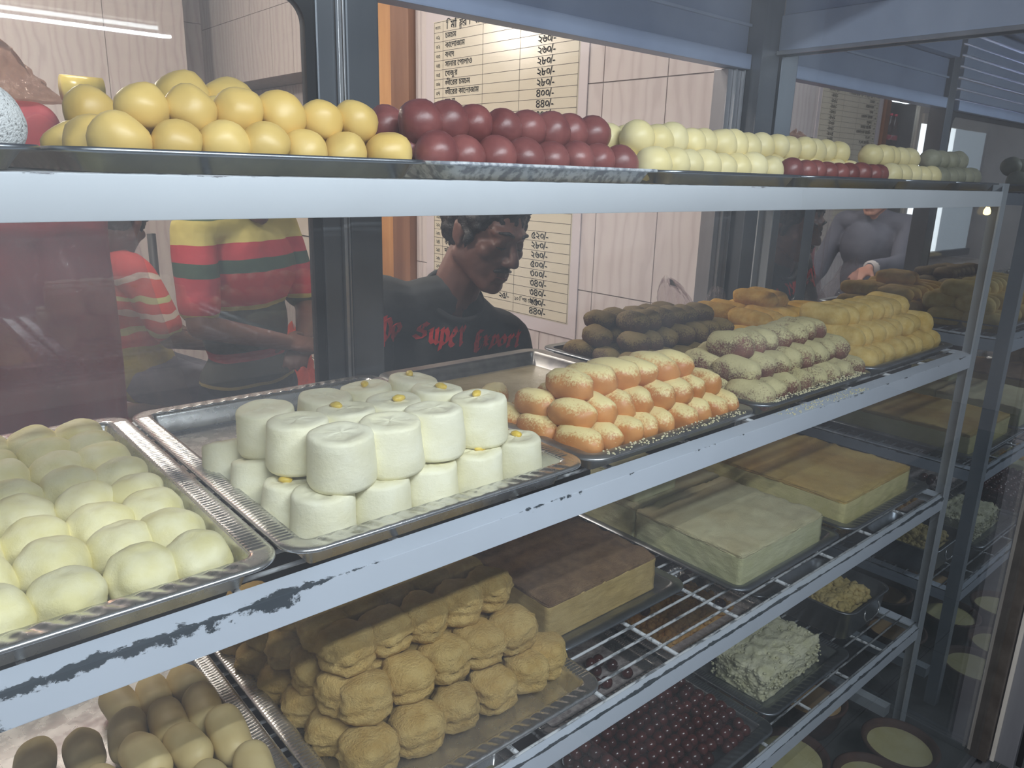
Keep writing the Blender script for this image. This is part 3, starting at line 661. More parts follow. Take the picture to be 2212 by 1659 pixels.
for i, (x, y) in enumerate([(.600, .262), (.640, .268)]):
    put('orange_sweet', 'sweet', ('lone reddish orange sweet lying left in the syrup', 'second reddish orange sweet lying in the syrup')[i], og, (x, y, zf + .0175), (0, 0, 1.2 + i), .95)
# powdered brown sweets
kg = 'powdered brown sweets in the fourth middle tray'
for y, z, xs, nm in ((.060, .0185, lin(.938, 1.222, 8), 'bottom front row'), (.122, .0185, lin(.938, 1.222, 8), 'bottom second row'), (.084, .047, lin(.946, 1.214, 8), 'middle tier front row'), (.146, .047, lin(.950, 1.210, 8), 'middle tier rear row'), (.112, .076, lin(.962, 1.190, 7), 'top ridge')):
    tier('powdered_sweet', 'sweet', 'brown sweet thick with pale powder', kg, nm, xs, y, zf + z + .0035, sc=(.94, 1.05))
dg_ = 'dark brown sweets at the back of the fourth middle tray'
for y, z, xs, nm in ((.270, .0185, lin(.940, 1.215, 8), 'bottom front row'), (.332, .0185, lin(.938, 1.215, 8), 'bottom second row'), (.396, .0185, lin(.938, 1.215, 8), 'bottom rear row'), (.296, .047, lin(.965, 1.205, 7), 'middle front row'), (.362, .047, lin(.948, 1.205, 7), 'middle rear row'), (.322, .075, lin(.985, 1.17, 6), 'top front row'), (.384, .070, lin(.975, 1.15, 5), 'top rear row')):
    tier('dark_sweet', 'sweet', 'dark brown sweet with olive dusting', dg_, nm, xs, y, zf + z + .0015, sc=(.95, 1.05))
# yellow rolls
rg = 'yellow crumb rolls in the fifth middle tray'
for y, z, xs, nm in ((.082, .019, lin(1.288, 1.578, 8), 'bottom front row'), (.160, .019, lin(1.288, 1.578, 8), 'bottom rear row'), (.106, .049, lin(1.294, 1.572, 8), 'second tier front row'), (.182, .049, lin(1.294, 1.560, 7), 'second tier rear row'), (.142, .079, lin(1.302, 1.555, 7), 'top ridge')):
    tier('crumb_roll', 'sweet', 'yellow crumb coated roll', rg, nm, xs, y, zf + z + .004, sc=(.94, 1.02))
ogl = 'orange crumb rolls behind the yellow ones'
for y, z, xs, nm in ((.285, .018, lin(1.300, 1.560, 7), 'bottom front row'), (.385, .018, lin(1.300, 1.560, 7), 'bottom rear row'), (.300, .048, lin(1.320, 1.54, 6), 'upper front row'), (.390, .048, lin(1.335, 1.53, 5), 'upper rear row'), (.345, .076, [1.40, 1.44], 'top pair')):
    tier('orange_roll', 'sweet', 'orange crumb coated roll', ogl, nm, xs, y, zf + z + .003, sc=(.96, 1.05))
# top shelf
zu = ZU + .0015
for nm, y, z, xs in (('bottom front row', .056, .0170, [.147, .180, .212, .242, .274, .308, .345]), ('bottom second row', .094, .0170, lin(.136, .335, 6)), ('bottom third row', .132, .0170, lin(.130, .335, 6)), ('upper front row', .078, .0410, [.165, .199, .232, .265, .299, .329]), ('upper second row', .150, .0410, [.150, .185, .24, .285])):
    tier('yellow_ball', 'sweet', 'glossy yellow ball', 'glossy yellow balls on the top shelf', nm, xs, y, zu + z, jy=.003, sc=(.94, 1.06))
for i, (x, z) in enumerate([(.233, .058), (.272, .056)]):
    put('yellow_ball', 'sweet', ('shaded olive yellow ball, left of the two behind the upper row', 'shaded olive yellow ball, right of the two behind the upper row')[i], 'glossy yellow balls on the top shelf', (x, .196, zu + z), (0, 0, i), 1.25)
    put('yellow_ball', 'sweet', ('yellow ball under the left shaded ball', 'yellow ball under the right shaded ball')[i], 'glossy yellow balls on the top shelf', (x, .196, zu + .022), (0, 0, i), 1.25)
for i, (x, y, z) in enumerate([(.066, .048, .024), (.052, .082, .060), (.014, .050, .024), (.02, .10, .024)]):
    put('white_ball', 'sweet', ('white pitted ball nearest the yellow balls', 'white pitted ball resting on top of the others', 'white pitted ball at the left picture edge', 'white pitted ball at the back under the top one')[i], 'white pitted balls', (x, y, zu + z), (jit(1), jit(1), jit(3)), 1.08)
for nm, y, z, xs in (('bottom front row', .056, .018, lin(.392, .630, 8)), ('bottom second row', .098, .018, lin(.392, .630, 8)), ('bottom third row', .140, .018, lin(.392, .630, 8)), ('upper front row', .088, .047, lin(.398, .618, 8)), ('upper second row', .135, .045, lin(.395, .60, 7))):
    tier('brown_ball', 'sweet', 'glossy brown ball', 'glossy brown balls on the top shelf', nm, xs, y, zu + z, jy=.003, sc=(.95, 1.08))
for nm, y, z, xs in (('bottom front row', .056, .018, lin(.682, .915, 8)), ('bottom second row', .098, .018, lin(.682, .915, 8)), ('bottom third row', .140, .018, lin(.682, .915, 8)), ('upper front row', .088, .046, lin(.695, .910, 8)), ('upper second row', .132, .045, lin(.690, .90, 7))):
    tier('pale_ball', 'sweet', 'pale yellow ball', 'pale yellow balls on the top shelf', nm, xs, y, zu + z, jy=.003, sc=(.95, 1.08))
tier('brown_ball', 'sweet', 'small brown ball', 'brown balls before the pale ones', 'front row of the fifth top tray', lin(.968, 1.222, 9), .050, zu + .018, jy=.003, sc=(.82, .92))
for nm, y, z, xs in (('lower row of the fifth top tray', .098, .020, lin(.965, 1.215, 8)), ('upper row of the fifth top tray', .112, .050, lin(.985, 1.205, 7))):
    tier('pale_ball', 'sweet', 'pale yellow ball', 'pale balls in the fifth top tray', nm, xs, y, zu + z, jy=.003)
for nm, y, z, xs in (('bottom row of the sixth top tray', .054, .018, lin(1.272, 1.42, 5)), ('upper row of the sixth top tray', .090, .047, lin(1.275, 1.41, 5)), ('rear row of the sixth top tray', .110, .018, lin(1.272, 1.42, 5))):
    tier('pale_ball', 'sweet', 'pale yellow ball', 'pale balls in the sixth top tray', nm, xs, y, zu + z, jy=.003)
for nm, y, z, xs in (('bottom row of the seventh top tray', .056, .019, lin(1.472, 1.62, 5)), ('upper row of the seventh top tray', .080, .048, lin(1.478, 1.60, 4))):
    tier('grey_ball', 'sweet', 'olive grey ball', 'olive grey balls at the end of the top shelf', nm, xs, y, zu + z, jy=.003)
# third shelf: tan oblongs and sandesh lumps
zt = ZT + .0015
k = 0
for i, (x, y, z) in enumerate([(.226, .196, .036), (.187, .204, .036), (.148, .214, .036), (.222, .262, .030), (.185, .264, .030), (.147, .276, .026), (.226, .328, .020), (.189, .330, .020), (.156, .334, .020), (.106, .284, .020), (.063, .294, .020), (.226, .128, .036), (.187, .136, .036), (.148, .146, .036), (.109, .216, .020), (.068, .226, .020)]):
    put('tan_sweet', 'sweet', f'smooth tan oblong sweet, number {ORD[i]} of the pile counted from front right to back left', 'tan oblong sweets', (x, y, zt + z), (radians(-10) + jit(.06), jit(3), jit(.12)), random.uniform(.95, 1.03))
for i, (x, y) in enumerate([(.226, .070), (.187, .078), (.148, .088), (.226, .132), (.187, .14), (.148, .15), (.226, .196), (.187, .204)]):
    put('tan_sweet', 'sweet', f'tan oblong sweet in the bottom layer, {ORD[i]} from front right', 'tan oblong sweets', (x, y, zt + .0185 - .004 * (i > 2)), (jit(.05), jit(3), jit(.12)), .92 - .1 * (i > 2))
sg = 'yellow sandesh lumps on the third shelf'
def lump(x, y, t, label, sc=1.0):
    put('sandesh_lump', 'sweet', label, sg, (x + jit(.002), y + jit(.003), zt + .0255 + t * .0425), (jit(.10), jit(.10), jit(3)), sc * random.uniform(.96, 1.06))
for i, x in enumerate([.336, .391, .445, .499, .553, .590]): lump(x, .094 if i < 5 else .10, 0, f'yellow sandesh lump, {ORD[i]} from left in the bottom front row')
for i, x in enumerate([.350, .402, .452, .504, .552]): lump(x, .122, 1, f'yellow sandesh lump, {ORD[i]} from left in the second tier front row')
for i, x in enumerate([.348, .398, .446, .496, .545]): lump(x, .158, 2, f'yellow sandesh lump, {ORD[i]} from left in the third tier front row')
for i, x in enumerate([.346, .394, .442, .490, .538]): lump(x, .212, 2, f'yellow sandesh lump, {ORD[i]} from left in the third tier second row')
for i, x in enumerate([.343, .392, .440, .488, .536]): lump(x, .266, 2, f'shaded yellow sandesh lump, {ORD[i]} from left in the third tier rear row')
for r_, y in enumerate([.150, .205, .260, .315, .370]):
    for t_ in range(2): lump(.325 - .004 * r_ + .012 * t_, y, t_, f'shaded yellow sandesh lump on the left flank, {ORD[r_]} from front, tier {("one", "two")[t_]}')
    lump(.585 + .0 * r_, y, 0, f'yellow sandesh lump on the right flank, {ORD[r_]} from the front')
for r_, y in enumerate([.175, .230, .285]):
    for i, x in enumerate([.385, .437, .489, .538]): lump(x, y, 1, f'yellow sandesh lump inside the heap, row {ORD[r_]}, {ORD[i]} from left')
for r_, y in enumerate([.150, .205, .260]):
    for i, x in enumerate([.385, .437, .489, .538]): lump(x, y, 0, f'yellow sandesh lump at the base inside the heap, row {ORD[r_]}, {ORD[i]} from left')
# ------------------------------------------------------------------ cakes
def slab_me(name, sx, sy, h, mat, seed, r=.008, amp=.0022, fq=1.0, cuts=30):
    """rounded slab, base at z=0, gently uneven"""
    bm = bmesh.new(); bmesh.ops.create_cube(bm, size=1)
    bmesh.ops.subdivide_edges(bm, edges=bm.edges[:], cuts=cuts, use_grid_fill=True)
    for v in bm.verts:
        p = Vector((v.co.x * sx, v.co.y * sy, (v.co.z + .5) * h))
        # round the upper edges and corners
        c = Vector((max(-sx / 2 + r, min(sx / 2 - r, p.x)), max(-sy / 2 + r, min(sy / 2 - r, p.y)), min(h - r, p.z)))
        d = p - c
        if p.z < h - r: d.z = 0
        if d.length > r: p = c + d.normalized() * r
        q = Vector((p.x * 60 + seed * 9, p.y * 60, p.z * 60)); nn = p - Vector((0, 0, h / 2)); nn = nn.normalized()
        k = mn.noise(q) * amp + mn.noise(q * 2.7 * fq) * amp * .5 + mn.noise(q * 7 * fq) * amp * .35
        if p.z > .001: p += Vector((nn.x, nn.y, 1 if p.z > h - r * .5 else 0)) * k
        v.co = p
    me = bpy.data.meshes.new(name); bm.to_mesh(me); bm.free(); me.materials.append(mat); me.polygons.foreach_set('use_smooth', [True] * len(me.polygons)); return me
def cake(x0, x1, y0, y1, z, h, body, crust, label, ch=.006, seed=1, name='slab_cake', ins=.0):
    root = empty(name, ((x0 + x1) / 2, (y0 + y1) / 2, z)); tag(root, label, 'cake')
    link('crumb_body', slab_me('crumb_body', x1 - x0, y1 - y0, h - ch, body, seed, .002, .0014), root)
    link('crust', slab_me('crust', x1 - x0 + .0004, y1 - y0 + .0004, ch + .001, crust, seed + 3, .0042, .0030, fq=2.4), root, (0, 0, h - ch - .001))
    return root
cake(.640, .868, .142, .425, zt, .060, M['cakeb'], M['crustb'], 'thick tan cake with a rough dark brown crust, left of the three', .006, 1)
cake(.972, 1.226, .058, .270, zt, .058, M['cakeg'], M['crustg'], 'pale green cream cake, the middle one of the three', .006, 2)
cake(.972, 1.226, .2725, .405, zt, .060, M['cakeg'], M['crustg'], 'rear piece of pale green cake behind the middle one', .006, 5)
cake(.985, 1.10, .285, .395, zt + .0615, .045, M['cakeg'], M['cakeg'], 'small pale block stacked on the rear piece of green cake', .006, 6)
cake(1.305, 1.588, .058, .420, zt, .060, M['cakey'], M['crusty'], 'yellow cake with golden top by the right post', .008, 3)
# ------------------------------------------------------------------ fourth shelf
zq = ZF + .0015
def heap(name, x0, x1, y0, y1, z, h, n, r, mat, label, seed, ang=0, cat='crumble', edge=.6):
    rnd = random.Random(seed); vs, fs = ICO[2]; m = MB()
    base = MB(); N = 16
    for i in range(N + 1):
        for j in range(N + 1):
            u, v = i / N, j / N; e = min(1, min(u, v, 1 - u, 1 - v) * 5) ** edge
            base.v.append(Vector((x0 + (x1 - x0) * u, y0 + (y1 - y0) * v, z + h * .72 * e * (.75 + .4 * mn.noise(Vector((u * 4, v * 4, seed)))))))
    for i in range(N):
        for j in range(N): base.f.append([i * (N + 1) + j, (i + 1) * (N + 1) + j, (i + 1) * (N + 1) + j + 1, i * (N + 1) + j + 1])
    m.add(base.v, base.f)
    sm = ico(1)
    for _ in range(n):
        u, v = rnd.random(), rnd.random(); e = min(1, min(u, v, 1 - u, 1 - v) * 5) ** edge; rr = r * rnd.uniform(.5, 1.2)
        c = Vector((x0 + (x1 - x0) * u, y0 + (y1 - y0) * v, max(z + rr * 1.3, z + h * .78 * e * (.75 + .4 * mn.noise(Vector((u * 4, v * 4, seed)))))))
        R = Matrix.Rotation(rnd.uniform(0, 6), 3, Vector((rnd.random(), rnd.random(), rnd.random() + .1)).normalized())
        m.add([c + R @ Vector((p.x * rr * 1.3, p.y * rr, p.z * rr * .8)) for p in sm[0]], sm[1])
    o = m.ob(name, mat, smooth=True); return tag(o, label, cat, kind='stuff')
heap('orange_crumble', 1.138, 1.372, .292, .440, zq, .046, 620, .0085, M['crumb'], 'loose orange crumble in the tray seen through the shelf wires', 3)
heap('orange_crumble', 1.480, 1.59, .316, .437, zq, .050, 420, .0085, M['crumb'], 'orange crumble heaped behind the deep steel pan', 4)
# deep pan with side handles
pan = empty('deep_pan', (1.535, .158, ZF)); tag(pan, 'deep rectangular steel pan of yellow crumble with a wire handle', 'pan')
def pan_shell(hx, hy, h, r, t):
    vs = []; fs = []; L = None
    prof = [(.004, 0), (0, .004), (-.006, h - .002), (-.012, h), (-.012, h + .0012), (-.005, h + .001), (t, .006), (t + .004, .0015)]
    for off, z in prof:
        lp = rr_loop(hx - off, hy - off, max(r - off, .003), 8, 8, 6); L = len(lp); vs += [(x, y, z) for x, y in lp]
    for i in range(len(prof) - 1):
        for k in range(L): a, b = i * L + k, i * L + (k + 1) % L; fs.append([a, b, b + L, a + L])
    fs.append([(len(prof) - 1) * L + k for k in range(L)]); fs.append(list(range(L))[::-1]); return vs, fs
pv, pf = pan_shell(.088, .080, .068, .02, .002); link('pan_body', mesh('pan_body', pv, pf, M['steel_dark'], True), pan)
hpts = [(-.03, -.0905, .058), (-.036, -.093, .045), (-.026, -.094, .032), (0, -.0945, .029), (.026, -.094, .032), (.036, -.093, .045), (.03, -.0905, .058)]
MB().tube(hpts, .0018, 8).ob('handle', M['steel'], pan, True)
MB().tube([(x, -y, z) for x, y, z in hpts], .0018, 8).ob('handle', M['steel'], pan, True)
heap('yellow_crumble', 1.466, 1.604, .098, .218, ZF + .036, .046, 520, .0085, M['crumb_y'], 'yellow crumble filling the deep steel pan', 5, edge=.25)
wb = link('white_crumble_block', slab_me('white_crumble_block', .206, .108, .056, M['crumb_w'], 61, .012, .0065, 1.6, 36), None, (1.244, .134, zq)); tag(wb, 'pale white crumbly block on the beaded dark tray', 'cake')
rnd = random.Random(62); cm = MB(); sm1 = ico(1)
for _ in range(420):
    u = rnd.uniform(-.5, .5); v_ = rnd.uniform(-.5, .5); e_ = rnd.random() < .6
    px_, py_ = (u * .20, v_ * .10) if not e_ else ((math.copysign(.103 + rnd.random() * .006, u), v_ * .112) if rnd.random() < .4 else (u * .208, math.copysign(.053 + rnd.random() * .005, v_)))
    pz_ = .054 if not e_ else rnd.uniform(.002, .05); r = rnd.uniform(.0012, .0034)
    cm.add([Vector((px_ + p.x * r * 1.3, py_ + p.y * r, pz_ + p.z * r)) for p in sm1[0]], sm1[1])
tag(cm.ob('loose_crumb', M['crumb_w'], wb, True), kind='stuff')
# red syrup balls
rb = 'dark red syrup balls heaped on the fourth shelf'
rnd = random.Random(11); cnt = 0
for lay in range(4):
    nx, ny = 15 - lay, 8 - lay
    for i in range(nx):
        for j in range(ny):
            if cnt >= 280 or rnd.random() < .07: continue
            x = .752 + .0205 * (i + lay * .5) + rnd.uniform(-.003, .003); y = .052 + .0205 * (j + lay * .5) + rnd.uniform(-.003, .003)
            put('red_ball', 'sweet', f'dark red syrup ball, {ordw(i)} along and {ORD[j]} deep in layer {("one", "two", "three", "four")[lay]}', rb, (x, y, zq + .0105 + lay * .0165 + rnd.uniform(0, .002)), (rnd.random(), 0, rnd.random() * 6), rnd.uniform(.92, 1.1)); cnt += 1
for i, (x, y) in enumerate([(.995, .318), (.958, .326), (.966, .347), (.948, .290), (.930, .300), (1.000, .285), (.985, .345)]):
    put('red_ball', 'sweet', f'dark red ball strayed on the grey sugary tray, {ORD[i]} of the seven', 'stray red balls', (x, y, zq + .0125), (0, 0, i), 1.15)
for i, (x, y, z) in enumerate([(1.154, .372, .045), (1.37, .420, .045), (1.33, .400, .043), (1.30, .285, .045)]):
    put('red_ball', 'sweet', ('red ball at the left of the orange crumble', 'bright red ball far back on the orange crumble', 'red ball amid the orange crumble', 'red ball under the corner of the green cake tray')[i], 'stray red balls', (x, y, zq + z), (0, 0, i), 1.2)
put('red_ball', 'sweet', 'shiny red ball beside the white crumbly block', 'stray red balls', (1.362, .150, zq + .013), (0, 0, 1), 1.5)
for i in range(4):
    s_ = link('barfi_slice', slab_me('barfi_slice', .062, .20, .03, M['cakeg'] if i % 2 else M['roll_o'], 30 + i, .005, .001), None, (.408 + .068 * i, .155, zq)); tag(s_, ('orange', 'pale green', 'second orange', 'second pale green')[i] + ' slice low under the sandesh tray', 'slice', 'slices on the fourth shelf')
# fork left on the crumble tray
fk = empty('fork', (1.245, .395, zq + .045), (0, 0, radians(-62))); tag(fk, 'steel fork lying on the orange crumble below the wires', 'fork')
MB().tube([(-.07, 0, .003), (-.02, 0, .001), (0, 0, .003)], [.003, .0018, .003], 8).ob('handle', M['steel'], fk, True)
for k in (-1, 0, 1): MB().tube([(0, 0, .003), (.01, .006 * k, .002), (.045, .007 * k, .004)], [.002, .0016, .0012], 6).ob('tine', M['steel'], fk, True)
# clay bowls of set yogurt on the base
bp = [(.03, 0), (.052, .003), (.070, .035), (.079, .070), (.086, .083), (.087, .088), (.082, .090), (.076, .086), (.072, .078), (.068, .066), (0, .066)]
bowl_me = MB().lathe(bp, 36).me('bowl', M['clay'], True)
yp = [(.0745, .0665), (.0742, .0745), (.070, .0755), (.04, .0752), (0, .0755)]
yog_me = [MB().lathe(yp, 36).me('yogurt', M[m], True) for m in ('yog', 'yog_o')]
for i, (x, y, ym, lab) in enumerate([(1.535, -.036, 0, 'clay bowl of pale yogurt nearest the glass corner'), (1.530, .160, 1, 'clay bowl of tan yogurt under the fourth shelf by the post'), (1.325, .098, 0, 'clay bowl of pale yogurt second from the post'), (1.385, -.047, 0, 'clay bowl of pale yogurt touching the front glass'), (1.36, .265, 1, 'clay bowl of tan yogurt in the back row'), (1.54, .345, 1, 'clay bowl of tan yogurt at the back right'), (1.17, .02, 0, 'clay bowl of pale yogurt at the front, left of the others'), (1.165, .20, 1, 'clay bowl of tan yogurt left of the others, behind')]):
    b = link('yogurt_bowl', bowl_me, None, (x, y, .2685), None, (.89, .89, 1)); tag(b, lab, 'bowl', 'clay bowls of yogurt')
    link('yogurt', yog_me[ym], b)
# powder shaken over the tray edges
def powder(name, x0, x1, y0, y1, z, n, mat, label, seed):
    rnd = random.Random(seed); m = MB(); sm = ico(1)
    for _ in range(n):
        r = rnd.uniform(.0006, .0017); c = Vector((rnd.uniform(x0, x1), y0 + (y1 - y0) * rnd.random() ** 1.5, z + r * .5)); m.add([c + Vector((p.x * r, p.y * r * .9, p.z * r * .7)) for p in sm[0]], sm[1])
    return tag(m.ob(name, mat), label, 'crumbs', kind='stuff')
M['dust'] = simple('powder_grain', (.66, .60, .36), (.74, .68, .46), 90, .8)
powder('scattered_powder', .935, 1.215, .016, .032, ZM + .0205, 420, M['dust'], 'pale powder scattered on the front rim of the dusty tray', 1)
powder('scattered_powder', .590, .860, .008, .024, ZM + .0235, 160, M['dust'], 'pale crumbs scattered on the rim before the orange sweets', 2)
powder('scattered_powder', .95, 1.20, .004, .024, LEV['mid'] - .0002, 160, M['dust'], 'pale powder fallen on the middle rail', 3)
# ------------------------------------------------------------------ plastic bags
def bag(name, label, c, rx, ry, h, seed, mat, peak=(0, 0), cat='plastic bag', n=56, mm=30):
    """slumped thin bag: full below, gathered folds and a crooked crest above"""
    vs = []; fs = []
    for i in range(mm + 1):
        t = i / mm
        for k in range(n):
            a = 2 * pi * k / n; ca, sa = cos(a), sin(a)
            r = (1 - t) ** .7 * (1 - .18 * sin(t * pi) ** 2) + .10 * t
            f = 1 + .30 * mn.noise(Vector((ca * 1.6, sa * 1.6, t * 2.4 + seed))) + (.05 + .25 * t) * abs(mn.noise(Vector((ca * 5, sa * 5, t * 4 + seed)))) + .06 * mn.noise(Vector((ca * 14, sa * 14, t * 12 + seed)))
            z = h * t * (1 + .22 * t * mn.noise(Vector((ca * 2.5, sa * 2.5, seed)))) * (1 - .12 * abs(mn.noise(Vector((ca * 7, sa * 7, t * 5 + seed)))))
            vs.append((ca * rx * r * f + peak[0] * t * t, sa * ry * r * f + peak[1] * t * t, z))
    for i in range(mm):
        for k in range(n): a, b = i * n + k, i * n + (k + 1) % n; fs.append([a, b, b + n, a + n])
    fs.append(list(range(n))[::-1])
    o = link(name, mesh(name, vs, fs, mat, False), None, c); return tag(o, label, cat)
bag('plastic_bag', 'crumpled clear plastic bag behind the dark brown sweets', (1.375, .515, ZM), .10, .042, .105, 4, M['film'], (-.05, 0))
bag('plastic_bag', 'small clear plastic bag leaning against the orange rolls', (1.53, .525, ZM), .05, .045, .07, 9, M['film'], (.0, 0))
bag('plastic_bag', 'limp clear plastic bag on the case floor near the mirror', (1.705, .22, .2685), .03, .14, .10, 14, M['film'], (0, 0))
# ------------------------------------------------------------------ price sheets
_cu = bpy.data.curves.new('text_source', 'FONT'); _cu.resolution_u = 3; _cu.fill_mode = 'NONE'
_to = bpy.data.objects.new('text_source', _cu); COL.objects.link(_to)
_cache = {}
def glyphs(s):
    """letter outlines filled strip by strip with the non-zero rule (the font's contours overlap)"""
    if s in _cache: return _cache[s]
    _cu.body = s; dg = bpy.context.evaluated_depsgraph_get(); dg.update(); ev = _to.evaluated_get(dg); me = ev.to_mesh()
    co = [x.co.copy() for x in me.vertices]; nb = {}
    for e in me.edges:
        a, b = e.vertices; nb.setdefault(a, []).append(b); nb.setdefault(b, []).append(a)
    ev.to_mesh_clear(); seen = set(); E = []
    for a in range(len(co)):
        if a in seen or a not in nb: continue
        lp = [a]; seen.add(a); nxt = a + 1 if a + 1 in nb[a] else nb[a][0]
        while nxt not in seen:
            lp.append(nxt); seen.add(nxt); c = [q for q in nb[nxt] if q not in seen]
            if not c: break
            nxt = c[0]
        E += [(co[p], co[q]) for p, q in zip(lp, lp[1:] + lp[:1]) if abs(co[p].y - co[q].y) > 1e-6]
    if not E: return [], [], .3
    y0 = min(min(a.y, b.y) for a, b in E); y1 = max(max(a.y, b.y) for a, b in E); n = max(6, int((y1 - y0) / .018)); v = []; f = []
    for k in range(n):
        ya = y0 + (y1 - y0) * k / n; yb = y0 + (y1 - y0) * (k + 1) / n; ym = (ya + yb) / 2; X = []
        for a, b in E:
            if (a.y > ym) != (b.y > ym):
                sl = (b.x - a.x) / (b.y - a.y); lo, hi = min(a.x, b.x), max(a.x, b.x)
                X.append((a.x + sl * (ym - a.y), max(lo, min(hi, a.x + sl * (ya - a.y))), max(lo, min(hi, a.x + sl * (yb - a.y))), 1 if b.y > a.y else -1))
        X.sort(); w = 0
        for x in X:
            if w == 0: st = x
            w += x[3]
            if w == 0:
                i = len(v); v += [Vector((st[1], ya, 0)), Vector((x[1], ya, 0)), Vector((x[2], yb, 0)), Vector((st[2], yb, 0))]; f.append([i, i + 1, i + 2, i + 3])
    _cache[s] = (v, f, max(p.x for p in v)); return _cache[s]
def run(m, tokens, x, y, size, place, bold=0):
    """tokens: strings, or (string, width scale, height scale, dy, advance) tuples for stacked letters; place maps (u,v) to space"""
    for tk in tokens:
        s, sx, sy, dy, adv = tk if isinstance(tk, tuple) else (tk, 1, 1, 0, None)
        if s == ' ': x += .3 * size; continue
        v, f, w = glyphs(s)
        m.add([place(x + p.x * size * sx, y + (p.y * sy + dy) * size) for p in v], f)
        if bold: m.add([place(x + p.x * size * sx + bold, y + (p.y * sy + dy) * size) for p in v], f)
        x += (w * sx if adv is None else adv) * size
    return x
KS = [('ক', .62, .8, .05, None), ('ষ', .62, .8, .05, None)]              # joined letters
SHT = [('ষ', .85, .8, .1, 0.0), ('ট', .6, .52, -.22, .52)]
ND = [('ন', .8, .85, .08, .40), ('দ', .7, .62, -.10, None)]
TXT = {1: ['চমচম'], 2: ['কালোজাম'.replace('লো', 'েলা')], 3: ['ব'] + ND[:1] + ['েদ'], 4: ['সানার', ' ', 'েপালাও'], 5: ['েখজ', 'ু', 'র'],
       6: KS + ['ী', 'রের'.replace('রের', 'েরর'), ' ', 'চমচম'], 7: KS + ['ীেরর', ' ', 'কােলাজাম'], 8: ['স'] + ND + ['শ'], 9: KS + ['ীেরর', ' ', 'স'] + ND + ['শ'],
       10: ['রসেগালা'], 11: ['দই'], 12: ['ছানা'], 13: ['রসমালাই'], 14: ['লাডু'], 15: ['বরিফ'], 16: ['িমিহদানা'], 17: ['সর'], 18: ['রাজেভাগ'], 19: ['মালাই'], 20: KS + ['ীর'], 21: ['মালাই'], 22: ['েপাড়া'], 23: ['লাডু'], 24: ['কাটা'], 25: ['দই']}
PRICE = {1: '২৪০', 2: '১৮০', 3: '২৬০', 4: '২৬০', 5: '২৮০', 6: '২৮০', 7: '৪০০', 8: '৪৪০', 9: '২৮০', 10: '৩০০', 11: '২০০', 12: '৩২০', 13: '৩৪০', 14: '২৬০', 15: '৪০০', 16: '২২০', 17: '৩০০', 18: '২৮০', 19: '২৬০', 22: '৫২০', 23: '২৮০', 24: '২৬০', 25: '৫০০', 26: '৩০০', 27: '৩৪০', 28: '৩৪০', 29: '২৫০', 30: '৪৪০'}
PRICE = {1: '২৪০', 2: '১৮০', 3: '২৬০', 4: '২৬০', 5: '২৮০', 6: '২৮০', 7: '২৮০', 8: '৪০০', 9: '৪৪০', **{k: v for k, v in PRICE.items() if k > 9}}
BN = '০১২৩৪৫৬৭৮৯'
bn = lambda n: ''.join(BN[int(c)] for c in f'{n:02d}')
SW, SP = .850, .0362           # grid width, row pitch
CX = [0, .062, .325, .545, SW]
def sheet(label, loc, rotz):
    """price table; local x runs along the sheet, z up, face towards -y"""
    root = empty('price_sheet', loc, (0, 0, rotz)); tag(root, label, 'price sheet', 'price sheets')
    H = .039 + SP * 30
    MB().box(-.062, SW + .045, .0, .004, -.055, H + .10).ob('backing', M['paper_edge'], root)
    MB().box(-.004, SW + .004, -.0012, .0, -.004, H + .004).ob('panel', M['paper'], root)
    g = MB(); yy = -.0022
    def ln(x0, x1, z0, z1): g.add([(x0, yy, z0), (x1, yy, z0), (x1, yy, z1), (x0, yy, z1)], [[0, 1, 2, 3]])
    for k in range(32):
        z = H - (0 if k == 0 else .039 + SP * (k - 1)); ln(0, SW, z - .0007, z + .0007)
    for x in CX: ln(x - .0007, x + .0007, 0, H)
    g.ob('grid_lines', M['grid'], root)
    t = MB(); pl = lambda u, v: Vector((u, -.003, v))
    run(t, ['ি', 'ম', 'ি'] + SHT + ['র', ' ', 'ি', 'ব', 'ি', 'বর', 'ণ'], .085, H - .031, .043, pl, .0006)
    run(t, ['ক', 'ঃ', 'নং'], .008, H - .026, .017, pl)
    run(t, ['দর', ' ', 'েকিজ'], .62, H - .030, .038, pl, .0006); run(t, ['পিরমাণ'], .37, H - .030, .036, pl, .0006)
    for r in range(1, 31):
        z = H - .039 - SP * r + .0095
        run(t, [bn(r)], .014, .0006+z, .0235, pl, .0004)
        if r in TXT: run(t, TXT[r], .078, z + .001, .031, pl, .0005)
        if r in PRICE: run(t, [PRICE[r], '/-'], .640, z-.002, .041, pl, .0008)
        if r == 29:
            run(t, ['২৫', '/-'], .455, z, .036, pl, .0006); run(t, ['১০', ' ', 'ি', 'পচ', ' ', 'েক', 'ি', 'জ'], .552, z + .003, .022, pl, .0004)
    t.ob('lettering', M['ink'], root)
    return root
sheet('cream price table sheet on the right tiled wall behind the man', (1.988, 2.318, .970), -pi / 2)
sheet('second price table sheet, seen reversed in the mirrored end panel', (-2.53, 2.289, 1.02), 0)
bpy.data.objects.remove(_to)
